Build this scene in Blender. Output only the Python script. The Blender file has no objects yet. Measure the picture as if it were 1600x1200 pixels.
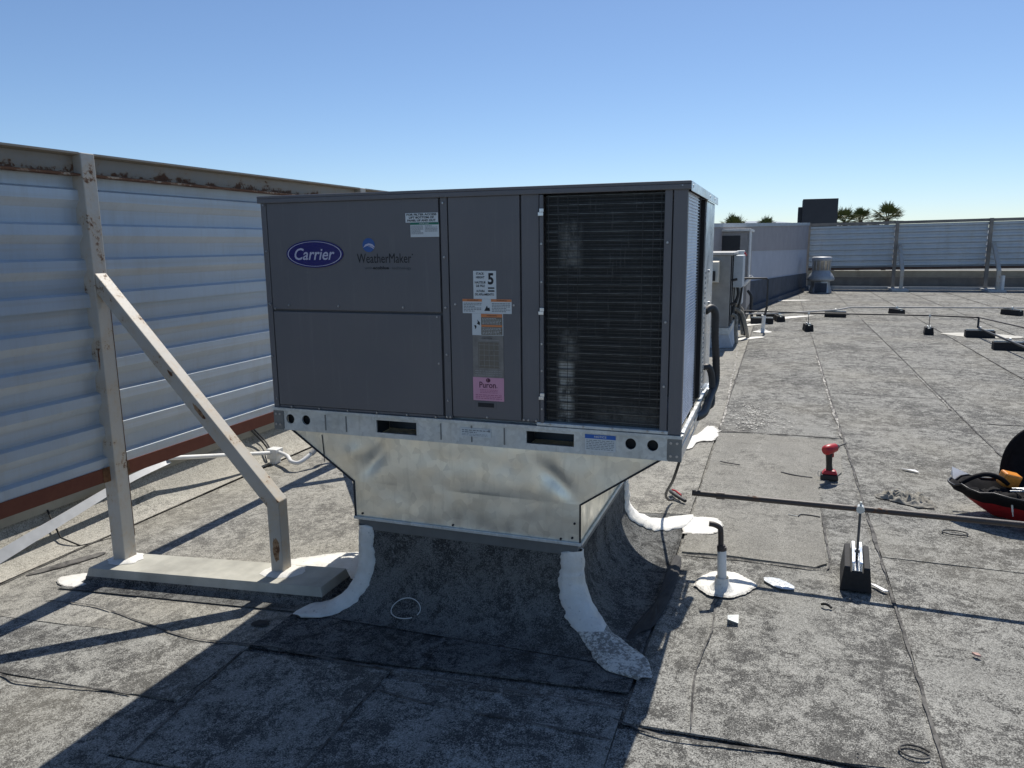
import bpy, math, random
from math import sin, cos, pi, radians, sqrt
from mathutils import Vector, Matrix, noise
SC = bpy.context.scene
COL = SC.collection
# ------------------------------------------------------------------ camera
cam_d = bpy.data.cameras.new('camera'); cam = bpy.data.objects.new('camera', cam_d); COL.objects.link(cam)
SC.camera = cam
F_PX = 1179.81; YAW, PITCH, ROLL = -0.33997, 0.182996, -0.0111552
fw = Vector((sin(YAW)*cos(PITCH), cos(YAW)*cos(PITCH), -sin(PITCH)))
rt = fw.cross(Vector((0, 0, 1))).normalized(); up = rt.cross(fw)
r2 = rt*cos(ROLL)+up*sin(ROLL); u2 = -rt*sin(ROLL)+up*cos(ROLL)
M = Matrix((r2, u2, -fw)).transposed().to_4x4()
M.translation = Vector((2.2248, -2.9229, 1.6))
cam.matrix_world = M
cam_d.sensor_width = 36; cam_d.lens = 36*F_PX/1600
cam_d.clip_start = 0.05; cam_d.clip_end = 3000
# ------------------------------------------------------------------ world and sun
SUN_EL, SUN_AZ = radians(56.3), radians(3.2)
w = bpy.data.worlds.new('World'); SC.world = w; w.use_nodes = True
nt = w.node_tree; nt.nodes.clear()
sky = nt.nodes.new('ShaderNodeTexSky'); sky.sky_type = 'NISHITA'; sky.sun_disc = False
sky.sun_elevation = SUN_EL; sky.sun_rotation = SUN_AZ
sky.altitude = 1500; sky.air_density = 1.0; sky.dust_density = 0.8; sky.ozone_density = 5.5
bg = nt.nodes.new('ShaderNodeBackground'); bg.inputs['Strength'].default_value = 0.108
wo = nt.nodes.new('ShaderNodeOutputWorld')
nt.links.new(sky.outputs[0], bg.inputs[0]); nt.links.new(bg.outputs[0], wo.inputs[0])
sd = bpy.data.lights.new('sun', 'SUN'); sd.energy = 5.0; sd.angle = radians(0.5); sd.color = (1.0, 0.945, 0.86)
sun = bpy.data.objects.new('sun', sd); COL.objects.link(sun)
sv = Vector((sin(SUN_AZ)*cos(SUN_EL), cos(SUN_AZ)*cos(SUN_EL), sin(SUN_EL)))
sun.rotation_euler = sv.to_track_quat('Z', 'Y').to_euler(); sun.location = (0, 10, 20)
SC.view_settings.view_transform = 'Standard'; SC.view_settings.look = 'None'
SC.view_settings.exposure = 0.12; SC.view_settings.gamma = 1; SC.view_settings.use_curve_mapping = False

rnd = random.Random(7)
def rz(x): return 0.07*(min(x, 2.0)-2.0)

# ------------------------------------------------------------------ materials
MATS = {}
class NT:
    def __init__(s, name):
        s.m = bpy.data.materials.new(name); s.m.use_nodes = True
        s.t = s.m.node_tree; s.t.nodes.clear()
        s.out = s.t.nodes.new('ShaderNodeOutputMaterial')
        s.b = s.t.nodes.new('ShaderNodeBsdfPrincipled'); s.t.links.new(s.b.outputs[0], s.out.inputs[0])
        s.tc = s.t.nodes.new('ShaderNodeTexCoord'); s.co = s.tc.outputs['Object']
    def n(s, typ, **k):
        o = s.t.nodes.new(typ)
        for a, v in k.items(): setattr(o, a, v)
        return o
    def l(s, a, b): s.t.links.new(a, b)
    def vmap(s, scale=(1, 1, 1), loc=(0, 0, 0), rot=(0, 0, 0), co=None):
        m = s.n('ShaderNodeMapping'); s.l(co or s.co, m.inputs[0])
        m.inputs['Scale'].default_value = scale; m.inputs['Location'].default_value = loc; m.inputs['Rotation'].default_value = rot
        return m.outputs[0]
    def noise(s, scale, detail=4, rough=.5, co=None, dist=0):
        o = s.n('ShaderNodeTexNoise'); s.l(co or s.co, o.inputs['Vector'])
        o.inputs['Scale'].default_value = scale; o.inputs['Detail'].default_value = detail
        o.inputs['Roughness'].default_value = rough; o.inputs['Distortion'].default_value = dist
        return o.outputs['Fac']
    def ramp(s, fac, stops, interp='LINEAR'):
        o = s.n('ShaderNodeValToRGB'); s.l(fac, o.inputs[0]); cr = o.color_ramp; cr.interpolation = interp
        while len(cr.elements) < len(stops): cr.elements.new(0.5)
        for e, (p, c) in zip(cr.elements, stops):
            e.position = p; e.color = (c, c, c, 1) if isinstance(c, (int, float)) else (*c, 1)
        return o.outputs[0]
    def math(s, op, a, b=None, clamp=False):
        o = s.n('ShaderNodeMath', operation=op, use_clamp=clamp)
        for i, v in enumerate((a, b)):
            if v is None: continue
            if isinstance(v, (int, float)): o.inputs[i].default_value = v
            else: s.l(v, o.inputs[i])
        return o.outputs[0]
    def mix(s, fac, a, b, blend='MIX'):
        o = s.n('ShaderNodeMix', data_type='RGBA', blend_type=blend)
        for i, v in ((0, fac), (6, a), (7, b)):
            if isinstance(v, (int, float)): o.inputs[i].default_value = v
            elif isinstance(v, tuple): o.inputs[i].default_value = (*v, 1)
            else: s.l(v, o.inputs[i])
        return o.outputs[2]
    def bump(s, h, strength=.3, dist=.01, prev=None):
        o = s.n('ShaderNodeBump'); s.l(h, o.inputs['Height'])
        o.inputs['Strength'].default_value = strength; o.inputs['Distance'].default_value = dist
        if prev is not None: s.l(prev, o.inputs['Normal'])
        s.l(o.outputs[0], s.b.inputs['Normal']); return o.outputs[0]
    def rand(s):
        return s.n('ShaderNodeObjectInfo').outputs['Random']
    def set(s, **k):
        for a, v in k.items():
            inp = s.b.inputs[a.replace('_', ' ')]
            if isinstance(v, tuple) and len(v) == 3: inp.default_value = (*v, 1)
            elif isinstance(v, (int, float)): inp.default_value = v
            else: s.l(v, inp)
        return s.m

def simple(name, col, rough=.5, metal=0, var=.12, scale=12, bump=0, bscale=200, spec=.5):
    t = NT(name)
    f = t.ramp(t.noise(scale, 6, .6), [(.3, 1-var), (.7, 1+var)])
    c = t.mix(1.0, col, f, 'MULTIPLY')
    t.set(Base_Color=c, Roughness=rough, Metallic=metal, Specular_IOR_Level=spec)
    if bump: t.bump(t.noise(bscale, 3), bump, .002)
    return t.m

AM = {'roof granules light': .512, 'roof granules': .498, 'roof granules patch': .535, 'flashing granules': .50, 'cant granules': .53}
def roof_mat(name, light, dark, amount=.5, warm=0., spec=.15):
    t = NT(name)
    off = t.math('MULTIPLY', t.rand(), 37.0)
    cb = t.n('ShaderNodeCombineXYZ'); t.l(off, cb.inputs[0]); t.l(off, cb.inputs[1])
    geo = t.n('ShaderNodeNewGeometry')
    va = t.n('ShaderNodeVectorMath', operation='ADD'); t.l(geo.outputs['Position'], va.inputs[0]); t.l(cb.outputs[0], va.inputs[1])
    co = va.outputs[0]
    big = t.noise(1.3, 5, .6, co)
    mid = t.noise(9, 8, .72, co, .6)
    mid2 = t.noise(38, 6, .75, co)
    fine = t.noise(190, 3, .7, co)
    grit = t.n('ShaderNodeTexVoronoi'); t.l(co, grit.inputs['Vector']); grit.inputs['Scale'].default_value = 260
    gcol = t.ramp(grit.outputs['Color'], [(0, .42), (1, 1.6)])
    # streaks along the rolls
    st = t.noise(3.2, 5, .6, t.vmap((1.6, .22, 1), co=co))
    s1 = t.math('ADD', t.math('MULTIPLY', big, .50), t.math('MULTIPLY', mid, .75))
    s1 = t.math('ADD', s1, t.math('MULTIPLY', mid2, .60))
    s1 = t.math('ADD', s1, t.math('MULTIPLY', fine, .95))
    s1 = t.math('ADD', s1, t.math('MULTIPLY', st, .22))
    s1 = t.math('DIVIDE', s1, 3.02)
    lo = AM[name]
    mask = t.ramp(s1, [(lo-.022, 0.), (lo+.024, 1.)])      # 1 = dark growth / lost granules
    tone = t.ramp(t.math('ADD', t.math('MULTIPLY', big, .5), t.math('MULTIPLY', st, .5)), [(.35, .78), (.65, 1.18)])
    c = t.mix(mask, light, dark)
    c = t.mix(1., c, tone, 'MULTIPLY')
    c = t.mix(.9, c, gcol, 'MULTIPLY')
    c = t.mix(t.ramp(t.noise(.9, 3, .5, co), [(.45, 0), (.7, .2)]), c, (light[0]*1.02, light[1]*.96, light[2]*.84), 'MIX')
    t.set(Base_Color=c, Roughness=.92, Specular_IOR_Level=spec)
    nb = t.bump(fine, .9, .004); t.bump(t.math('ADD', mid, mid2), .35, .012, nb)
    return t.m

M_ROOF = roof_mat('roof granules', (.325, .322, .297), (.078, .077, .073), .42)
M_ROOFL = roof_mat('roof granules light', (.345, .335, .298), (.125, .121, .110), .6)
M_ROOF2 = roof_mat('roof granules patch', (.265, .258, .232), (.12, .117, .106), .9)
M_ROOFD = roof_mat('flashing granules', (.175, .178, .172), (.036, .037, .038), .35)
M_ROOFW = roof_mat('cant granules', (.42, .405, .36), (.20, .195, .175), .8)
M_BIT = simple('bitumen', (.022, .021, .02), .75, 0, .4, 30, .6, 120)

def seam_line(name, a, b):
    t = NT(name)
    n = t.noise(14, 6, .7)
    c = t.mix(t.ramp(n, [(.42, 0), (.56, 1)]), a, b)
    t.set(Base_Color=c, Roughness=.9)
    t.bump(t.noise(150, 4), .6, .004); return t.m
M_SEAMD = seam_line('dark seam bleed', (.035, .033, .031), (.13, .125, .115))
M_SEAML = seam_line('pale seam', (.50, .48, .43), (.10, .095, .088))

def mastic_mat():
    t = NT('white mastic')
    n = t.noise(40, 6, .7); s = t.noise(9, 5, .6)
    wv = t.n('ShaderNodeTexWave'); t.l(t.vmap((1, .35, .6)), wv.inputs[0]); wv.inputs['Scale'].default_value = 45; wv.inputs['Distortion'].default_value = 14; wv.inputs['Detail'].default_value = 4
    c = t.mix(t.ramp(s, [(.35, 0), (.75, 1)]), (.80, .79, .74), (.62, .60, .54))
    c = t.mix(t.ramp(n, [(.60, 0), (.72, .75)]), c, (.30, .29, .26))
    t.set(Base_Color=c, Roughness=.6)
    b = t.bump(n, .6, .008); t.bump(wv.outputs['Fac'], .28, .005, b); return t.m
M_MAST = mastic_mat()
def mastic_thin():
    t = NT('worn white mastic')
    n = t.noise(60, 8, .8); s = t.noise(6, 5, .6)
    k = t.math('ADD', t.math('MULTIPLY', n, .7), t.math('MULTIPLY', s, .3))
    c = t.mix(t.ramp(k, [(.47, 0), (.53, 1)]), (.68, .66, .6), (.22, .21, .19))
    t.set(Base_Color=c, Roughness=.8); t.bump(n, .6, .006); return t.m
M_MAST2 = mastic_thin()

def unit_paint():
    t = NT('grey unit paint')
    s = t.noise(2.2, 4, .5); v = t.noise(6, 6, .7, t.vmap((6, 6, .35)))
    c = t.mix(t.ramp(s, [(.3, 0), (.7, 1)]), (.128, .128, .134), (.152, .146, .149))
    c = t.mix(t.ramp(v, [(.55, 0), (.85, .25)]), c, (.30, .29, .28))
    t.set(Base_Color=c, Roughness=t.ramp(t.noise(7, 5), [(.3, .36), (.7, .5)]), Specular_IOR_Level=.4)
    b = t.bump(t.noise(2.0, 2, .4), .35, .03); t.bump(t.noise(420, 2), .12, .001, b); return t.m
M_UNIT = unit_paint()
M_UNITD = simple('dark joint and hole shade', (.02, .02, .022), .7)

def galv(name, base, rough=.42, metal=.85, dirt=.3, spangle=45):
    t = NT(name)
    vo = t.n('ShaderNodeTexVoronoi'); t.l(t.vmap((1, 1, 1)), vo.inputs['Vector']); vo.inputs['Scale'].default_value = spangle
    sp = t.ramp(vo.outputs['Color'], [(0, .88), (1, 1.12)])
    n = t.noise(5, 7, .65); drips = t.noise(5, 6, .6, t.vmap((5, 5, .5)))
    c = t.mix(1., base, sp, 'MULTIPLY')
    c = t.mix(t.ramp(n, [(.45, 0), (.75, dirt)]), c, (base[0]*.5, base[1]*.5, base[2]*.45))
    c = t.mix(t.ramp(drips, [(.56, 0), (.64, dirt*.8)]), c, (base[0]*.62, base[1]*.62, base[2]*.6))
    t.set(Base_Color=c, Metallic=metal, Roughness=t.ramp(t.noise(12, 6), [(.3, rough-.08), (.7, rough+.14)]))
    b = t.bump(t.noise(2.6, 2, .4), .5, .05); t.bump(t.noise(90, 3), .06, .002, b)
    return t.m
M_GALV = galv('galvanised rail', (.62, .65, .64), .5, .45, .45, 60)
M_DUCT = galv('galvanised duct', (.90, .88, .77), .36, .8, .25, 26)
M_GALVB = galv('bright metal', (.75, .77, .78), .33, .9, .15, 60)

def screen_mat():
    t = NT('screen sheet paint')
    s = t.noise(1.6, 5, .55); v = t.noise(7, 7, .7, t.vmap((1, 1.0, .12))); r = t.noise(60, 4, .6, t.vmap((1, 1, .06)))
    h = t.noise(4, 5, .6, t.vmap((1, .12, 6)))
    c = t.mix(t.ramp(s, [(.3, 0), (.7, 1)]), (.42, .48, .535), (.51, .56, .60))
    c = t.mix(t.ramp(v, [(.5, 0), (.75, .45)]), c, (.36, .36, .34))
    c = t.mix(t.ramp(r, [(.5, 0), (.8, .3)]), c, (.40, .40, .38))
    c = t.mix(t.ramp(h, [(.5, 0), (.72, .5)]), c, (.42, .39, .33))
    t.set(Base_Color=c, Roughness=.42, Metallic=.15)
    t.bump(t.noise(14, 4), .12, .004); return t.m
M_SCREEN = screen_mat()

def rustpaint(name, paint, amt=.62, low=False):
    t = NT(name)
    n = t.noise(7, 8, .72); f = t.noise(55, 5, .7)
    k = t.math('ADD', t.math('MULTIPLY', n, .75), t.math('MULTIPLY', f, .25))
    if low:
        se = t.n('ShaderNodeSeparateXYZ'); t.l(t.co, se.inputs[0])
        g = t.ramp(se.outputs[2], [(0, .17), (.028, .125), (.05, .04), (.062, 0)])
        k = t.math('ADD', k, g)
    m = t.ramp(k, [(amt-.03, 0), (amt+.02, 1)])
    halo = t.ramp(k, [(amt-.13, 0), (amt, .55)])
    rust = t.mix(f, (.05, .022, .012), (.17, .075, .035))
    c = t.mix(t.ramp(t.noise(3, 5), [(.3, 0), (.7, 1)]), paint, tuple(p*.86 for p in paint))
    c = t.mix(halo, c, (paint[0]*.95, paint[1]*.74, paint[2]*.5))
    c = t.mix(m, c, rust)
    t.set(Base_Color=c, Roughness=t.ramp(m, [(0, .5), (1, .9)])); t.bump(t.math('ADD', f, m), .35, .003); return t.m
M_POST = rustpaint('weathered post paint', (.47, .45, .405), .605)
M_BEAM = rustpaint('weathered beam paint', (.30, .26, .21), .635, True)
def rust_mat():
    t = NT('red primer and rust')
    n = t.noise(18, 8, .7)
    c = t.mix(n, (.11, .028, .016), (.19, .062, .032)); c = t.mix(t.ramp(t.noise(30, 6, .8), [(.68, 0), (.72, .8)]), c, (.5, .45, .38))
    t.set(Base_Color=c, Roughness=.85); t.bump(n, .4, .004); return t.m
M_RUST = rust_mat()
M_BEAMF = simple('weathered brown grey paint', (.22, .20, .175), .7, 0, .25, 3)
M_BRND = simple('dark brown beam', (.10, .065, .05), .85, 0, .3, 6)
M_BRNRUST = simple('brown rust', (.15, .07, .03), .9, 0, .7, 25, .5)
M_CURB = simple('painted curb metal', (.40, .39, .335), .6, 0, .26, 5, .25, 60)
M_RUB = simple('black rubber', (.016, .016, .017), .8, 0, .3, 40, .5, 300)
M_RUBR = simple('flexible conduit black', (.03, .031, .033), .5, 0, .2, 40)
M_PIPE = rustpaint('black iron pipe', (.055, .045, .042), .60)
M_PIPEG = simple('grey pipe', (.42, .41, .39), .6, .2, .2, 20)
M_WHT = simple('white painted pipe', (.74, .74, .72), .45, 0, .1, 14)
M_SCREW = simple('screw metal', (.42, .43, .44), .35, .8)
M_ROD = simple('dull dark rod', (.10, .105, .11), .5, .3, .3, 40)
M_BLACK = simple('black paint', (.012, .014, .018), .55)
M_FIN = None
def coil_mat(name, base, streak, fins=True, vert=True):
    t = NT(name)
    se = t.n('ShaderNodeSeparateXYZ'); t.l(t.co, se.inputs[0])
    n = t.noise(3, 6, .7, t.vmap((1.2, 1, .7)))
    n2 = t.noise(14, 5, .7, t.vmap((4, 4, .35)))
    c = t.mix(t.ramp(n, [(.35, 0), (.75, 1)]), base, tuple(b*1.9 for b in base))
    c = t.mix(t.ramp(n2, [(.60, 0), (.72, .8)]), c, streak)
    if vert:
        # bent fin patches: lower left column and an upper left smear
        def box(x0, x1, z0, z1, soft):
            a = t.math('MULTIPLY', t.ramp(t.math('MULTIPLY', t.math('ADD', se.outputs[0], -x0+soft), 1/(2*soft), True), [(0, 0), (1, 1)]),
                       t.ramp(t.math('MULTIPLY', t.math('ADD', t.math('MULTIPLY', se.outputs[0], -1), x1+soft), 1/(2*soft), True), [(0, 0), (1, 1)]))
            b = t.math('MULTIPLY', t.ramp(t.math('MULTIPLY', t.math('ADD', se.outputs[2], -z0+soft), 1/(2*soft), True), [(0, 0), (1, 1)]),
                       t.ramp(t.math('MULTIPLY', t.math('ADD', t.math('MULTIPLY', se.outputs[2], -1), z1+soft), 1/(2*soft), True), [(0, 0), (1, 1)]))
            return t.math('MULTIPLY', a, b)
        k = t.ramp(t.noise(22, 5, .75, t.vmap((1, 1, .5))), [(.36, 0), (.56, 1)])
        m = t.math('MAXIMUM', box(1.385, 1.445, .10, .38, .012), t.math('MULTIPLY', box(1.40, 1.47, .76, .93, .02), .45))
        m = t.math('MAXIMUM', m, t.math('MULTIPLY', box(1.40, 1.46, .38, .50, .02), .4))
        m = t.math('MAXIMUM', m, t.math('MULTIPLY', box(1.55, 1.82, .08, .2, .03), .22))
        c = t.mix(t.math('MULTIPLY', m, k), c, (.50, .50, .46))
    t.set(Base_Color=c, Roughness=.5, Metallic=.3)
    wv = t.n('ShaderNodeTexWave', bands_direction='X' if vert else 'Y'); t.l(t.co, wv.inputs[0]); wv.inputs['Scale'].default_value = 70
    t.bump(wv.outputs['Fac'], .5, .003); return t.m
M_COIL = coil_mat('dark coil fins', (.018, .020, .020), (.12, .12, .115))
M_COILS = coil_mat('pale side coil fins', (.62, .66, .72), (.6, .6, .6), vert=False)

def flat(name, col, rough=.5, metal=0):
    t = NT(name); t.set(Base_Color=col, Roughness=rough, Metallic=metal); return t.m
M_LBL = flat('label white', (.62, .66, .66)); M_TXT = flat('print black', (.015, .015, .018), .6)
M_NAVY = flat('badge navy', (.010, .008, .13), .25); M_BADGEW = flat('badge silver white', (.48, .48, .60), .35)
M_ORG = flat('label orange', (.62, .22, .08)); M_GRN = flat('label green', (.015, .16, .10)); M_BLU = flat('label blue', (.02, .12, .45))
M_PINK = flat('label pink', (.66, .33, .44)); M_TAN = flat('label tan', (.16, .14, .11)); M_MICRO = flat('fine print grey', (.20, .22, .23))
M_CLR = simple('faded clear film', (.20, .19, .175), .35, 0, .25, 25); M_GLOBE = flat('globe blue', (.02, .09, .30), .3)
M_PURP = flat('print plum', (.10, .02, .05))
M_RED = simple('red plastic', (.42, .02, .025), .4, 0, .12, 30); M_REDC = simple('red fabric', (.38, .010, .012), .7, 0, .15, 60, .3)
M_BFAB = simple('black fabric', (.009, .009, .011), .85, 0, .3, 40, .5, 400, spec=.2)
M_BPL = simple('black plastic', (.012, .012, .013), .4)
M_AMB = simple('orange plastic', (.75, .28, .05), .3, 0, .2, 60); M_PAPER = simple('white paper', (.80, .80, .80), .6)
M_RAG = simple('grey rag', (.26, .25, .22), .95, 0, .35, 25, .8, 200)
M_WIRE = flat('pale wire', (.62, .63, .60), .4)
M_WALLU = simple('mauve stucco', (.33, .31, .315), .9, 0, .08, 3, .3, 60); M_WALLL = simple('pale stucco', (.42, .435, .48), .9, 0, .06, 3, .3, 60)
M_FLASH = simple('dark flashing', (.055, .065, .085), .85, 0, .3, 4, .3, 60)
M_CONC = simple('parapet stucco', (.30, .285, .24), .9, 0, .15, 4, .3, 80)
M_COPE = simple('coping metal', (.36, .38, .41), .5, .2, .1, 8)
M_MONO = simple('charcoal cladding', (.03, .034, .042), .7, 0, .1, 4)
M_BEIGE = simple('aged beige cabinet', (.29, .285, .265), .6, 0, .15, 6); M_LGREY = simple('light grey box', (.50, .54, .56), .5, 0, .08, 10)
M_TUB = simple('vent metal', (.42, .44, .46), .45, .5, .2, 12)
M_PALM = None
def palm_mat():
    t = NT('palm frond')
    c = t.mix(t.noise(1.2, 4), (.06, .085, .022), (.17, .18, .05)); t.set(Base_Color=c, Roughness=.6); return t.m
M_PALM = palm_mat(); M_TRUNK = simple('palm trunk', (.16, .12, .085), .9, 0, .3, 6)
M_HILL = simple('pale far hill', (.36, .40, .45), 1, 0, .1, .02)
M_GROUND = simple('city ground', (.14, .14, .13), .95, 0, .2, .3)

# ------------------------------------------------------------------ mesh builder
class MB:
    def __init__(s): s.v = []; s.f = []; s.fm = []; s.mats = []; s.cur = 0; s.sm = []; s.smooth = False
    def mat(s, m):
        if m not in s.mats: s.mats.append(m)
        s.cur = s.mats.index(m); return s
    def add(s, vs, fs, smooth=None):
        o = len(s.v); s.v += [tuple(v) for v in vs]
        for f in fs: s.f.append([o+i for i in f]); s.fm.append(s.cur); s.sm.append(s.smooth if smooth is None else smooth)
        return s
    def box(s, a, b):
        x0, y0, z0 = a; x1, y1, z1 = b
        return s.add([(x0, y0, z0), (x1, y0, z0), (x1, y1, z0), (x0, y1, z0), (x0, y0, z1), (x1, y0, z1), (x1, y1, z1), (x0, y1, z1)],
                     [(0, 3, 2, 1), (4, 5, 6, 7), (0, 1, 5, 4), (1, 2, 6, 5), (2, 3, 7, 6), (3, 0, 4, 7)], False)
    def hexa(s, p):   # 8 points bottom 4 (ccw) top 4
        return s.add(p, [(0, 3, 2, 1), (4, 5, 6, 7), (0, 1, 5, 4), (1, 2, 6, 5), (2, 3, 7, 6), (3, 0, 4, 7)], False)
    def prism(s, poly, d, axis='y'):   # poly 2D list ; d=(a,b) extents along axis
        n = len(poly)
        def P(p, t):
            return {'y': (p[0], t, p[1]), 'x': (t, p[0], p[1]), 'z': (p[0], p[1], t)}[axis]
        vs = [P(p, d[0]) for p in poly]+[P(p, d[1]) for p in poly]
        fs = [tuple(range(n))[::-1], tuple(range(n, 2*n))]+[(i, (i+1) % n, n+(i+1) % n, n+i) for i in range(n)]
        return s.add(vs, fs, False)
    def tube(s, pts, r, seg=10, caps=True, square=False):
        pts = [Vector(p) for p in pts]; rr = r if isinstance(r, (list, tuple)) else [r]*len(pts)
        n = len(pts); vs = []; prevu = None
        for i, p in enumerate(pts):
            if i == 0: d = pts[1]-p
            elif i == n-1: d = p-pts[i-1]
            else: d = (pts[i+1]-p).normalized()+(p-pts[i-1]).normalized()
            d.normalize()
            if prevu is None:
                a = Vector((0, 0, 1)) if abs(d.z) < .9 else Vector((1, 0, 0)); u = d.cross(a).normalized()
            else: u = (prevu-d*prevu.dot(d)).normalized()
            prevu = u; v = d.cross(u)
            for k in range(seg):
                a = 2*pi*(k+(.5 if square else 0))/seg
                vs.append(p+(u*cos(a)+v*sin(a))*rr[i])
        fs = []
        for i in range(n-1):
            for k in range(seg): fs.append((i*seg+k, i*seg+(k+1) % seg, (i+1)*seg+(k+1) % seg, (i+1)*seg+k))
        s.add(vs, fs, not square)
        if caps: s.add([vs[k] for k in range(seg)], [tuple(range(seg))[::-1]], False); s.add([vs[(n-1)*seg+k] for k in range(seg)], [tuple(range(seg))], False)
        return s
    def lathe(s, prof, c=(0, 0, 0), seg=28, smooth=True):
        vs = []
        for r, z in prof:
            for k in range(seg): vs.append((c[0]+r*cos(2*pi*k/seg), c[1]+r*sin(2*pi*k/seg), c[2]+z))
        fs = [(i*seg+k, i*seg+(k+1) % seg, (i+1)*seg+(k+1) % seg, (i+1)*seg+k) for i in range(len(prof)-1) for k in range(seg)]
        return s.add(vs, fs, smooth)
    def ellipse(s, cx, cz, rx, rz_, y, seg=40, inner=0):
        if inner:
            vs = [(cx+rx*k*cos(2*pi*i/seg), y, cz+rz_*k2*sin(2*pi*i/seg)) for k, k2 in ((1, 1), (inner, inner)) for i in range(seg)]
            if True:
                return s.add(vs, [(i, (i+1) % seg, seg+(i+1) % seg, seg+i) for i in range(seg)], False)
        return s.add([(cx+rx*cos(2*pi*i/seg), y, cz+rz_*sin(2*pi*i/seg)) for i in range(seg)], [tuple(range(seg))], False)
    def quadxz(s, x0, x1, z0, z1, y): return s.add([(x0, y, z0), (x1, y, z0), (x1, y, z1), (x0, y, z1)], [(0, 1, 2, 3)], False)
    def plate(s, x0, x1, z0, z1, y):  return s.box((x0, y, z0), (x1, y+.0012, z1))
    def grid(s, nx, ny, fn, smooth=True):
        vs = [fn(i/nx, j/ny) for j in range(ny+1) for i in range(nx+1)]
        fs = [(j*(nx+1)+i, j*(nx+1)+i+1, (j+1)*(nx+1)+i+1, (j+1)*(nx+1)+i) for j in range(ny) for i in range(nx)]
        return s.add(vs, fs, smooth)
    def text(s, string, x0, z0, w_, h_, y, shear=0, bold=0., axis='xz'):
        cu = bpy.data.curves.new('lettering', 'FONT'); cu.body = string; cu.shear = shear; cu.offset = bold; cu.resolution_u = 3
        ob = bpy.data.objects.new('lettering', cu); COL.objects.link(ob)
        dg = bpy.context.evaluated_depsgraph_get(); dg.update()
        me = bpy.data.meshes.new_from_object(ob.evaluated_get(dg))
        xs = [v.co.x for v in me.vertices]; ys = [v.co.y for v in me.vertices]
        if xs:
            ax, bx, ay, by = min(xs), max(xs), min(ys), max(ys)
            sx = w_/(bx-ax); sy = h_/(by-ay)
            s.add([(x0+(v.co.x-ax)*sx, y, z0+(v.co.y-ay)*sy) for v in me.vertices], [tuple(p.vertices) for p in me.polygons], False)
        bpy.data.objects.remove(ob); bpy.data.curves.remove(cu); bpy.data.meshes.remove(me)
        return s
    def micro(s, x0, x1, z0, z1, rows, y, r=None, fill=.5):
        r = r or rnd; dz = (z1-z0)/rows
        for k in range(rows):
            z = z1-(k+.5)*dz; x = x0; end = x1-(x1-x0)*(r.random()*.5 if r.random() < .3 else 0)
            while x < end:
                wd = (x1-x0)*(.05+.1*r.random()); s.quadxz(x, min(x+wd, end), z-dz*fill/2, z+dz*fill/2, y); x += wd+(x1-x0)*.03
        return s
    def build(s, name, m=None, parent=None, bevel=0, label=None, kind=None, loc=None):
        me = bpy.data.meshes.new(name)
        off = Vector((0, 0, 0))
        if parent is not None:
            p = parent
            while p is not None: off += Vector(p.location); p = p.parent
        if loc is not None: off = Vector(loc)
        me.from_pydata([tuple(Vector(v)-off) for v in s.v], [], s.f)
        for mm in (s.mats or [m]): me.materials.append(mm)
        if s.mats:
            me.polygons.foreach_set('material_index', s.fm)
        me.polygons.foreach_set('use_smooth', s.sm)
        me.update()
        o = bpy.data.objects.new(name, me); COL.objects.link(o)
        if parent is not None: o.parent = parent
        elif loc is not None: o.location = loc
        if bevel:
            b = o.modifiers.new('bevel', 'BEVEL'); b.width = bevel; b.segments = 2; b.limit_method = 'ANGLE'; b.angle_limit = radians(40)
        if label: o['label'] = label
        if kind: o['kind'] = kind
        return o
def tag(o, label, cat, group=None):
    o['label'] = label; o['category'] = cat
    if group: o['group'] = group
    return o
def thing(name, loc, label, cat, group=None):
    o = bpy.data.objects.new(name, None); COL.objects.link(o); o.location = loc; o.empty_display_size = .1
    return tag(o, label, cat, group)
def copy_tree(o, parent=None):
    c = o.copy(); COL.objects.link(c); c.parent = parent
    for ch in list(o.children): copy_tree(ch, c)
    return c
def nz(x, y, z, s=1.): return noise.noise(Vector((x*s, y*s, z*s)))
def smoothpath(pts, n=8):
    P = [Vector(p) for p in pts]; out = []
    for i in range(len(P)-1):
        p0 = P[max(i-1, 0)]; p1 = P[i]; p2 = P[i+1]; p3 = P[min(i+2, len(P)-1)]
        for k in range(n):
            t = k/n
            out.append(.5*((2*p1)+(-p0+p2)*t+(2*p0-5*p1+4*p2-p3)*t*t+(-p0+3*p1-3*p2+p3)*t**3))
    out.append(P[-1]); return out

# ================================================================== SETTING
g = MB(); g.add([(-3000, -3000, -6.5), (3000, -3000, -6.5), (3000, 3000, -6.5), (-3000, 3000, -6.5)], [(0, 1, 2, 3)])
g.build('ground', M_GROUND, kind='structure')
hl = MB()
hl.grid(40, 6, lambda a, b: (-260+520*a, 700+90*b, -7+26.5*max(0., sin(pi*a))**.7*sin(pi*min(b, .98))*(1+.25*nz(a*9, b*3, 0))))
hl.build('hill', M_HILL, kind='structure')
# roof body: cross-section in x (falls to the left of x=2), extruded along y
rb = MB()
rb.prism([(-2.45, rz(-2.45)-.012), (-2.45, -6.3), (26, -6.3), (26, -.012), (2, -.012)], (-9, 32))
roof = rb.build('roof', M_ROOF, kind='structure')

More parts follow.
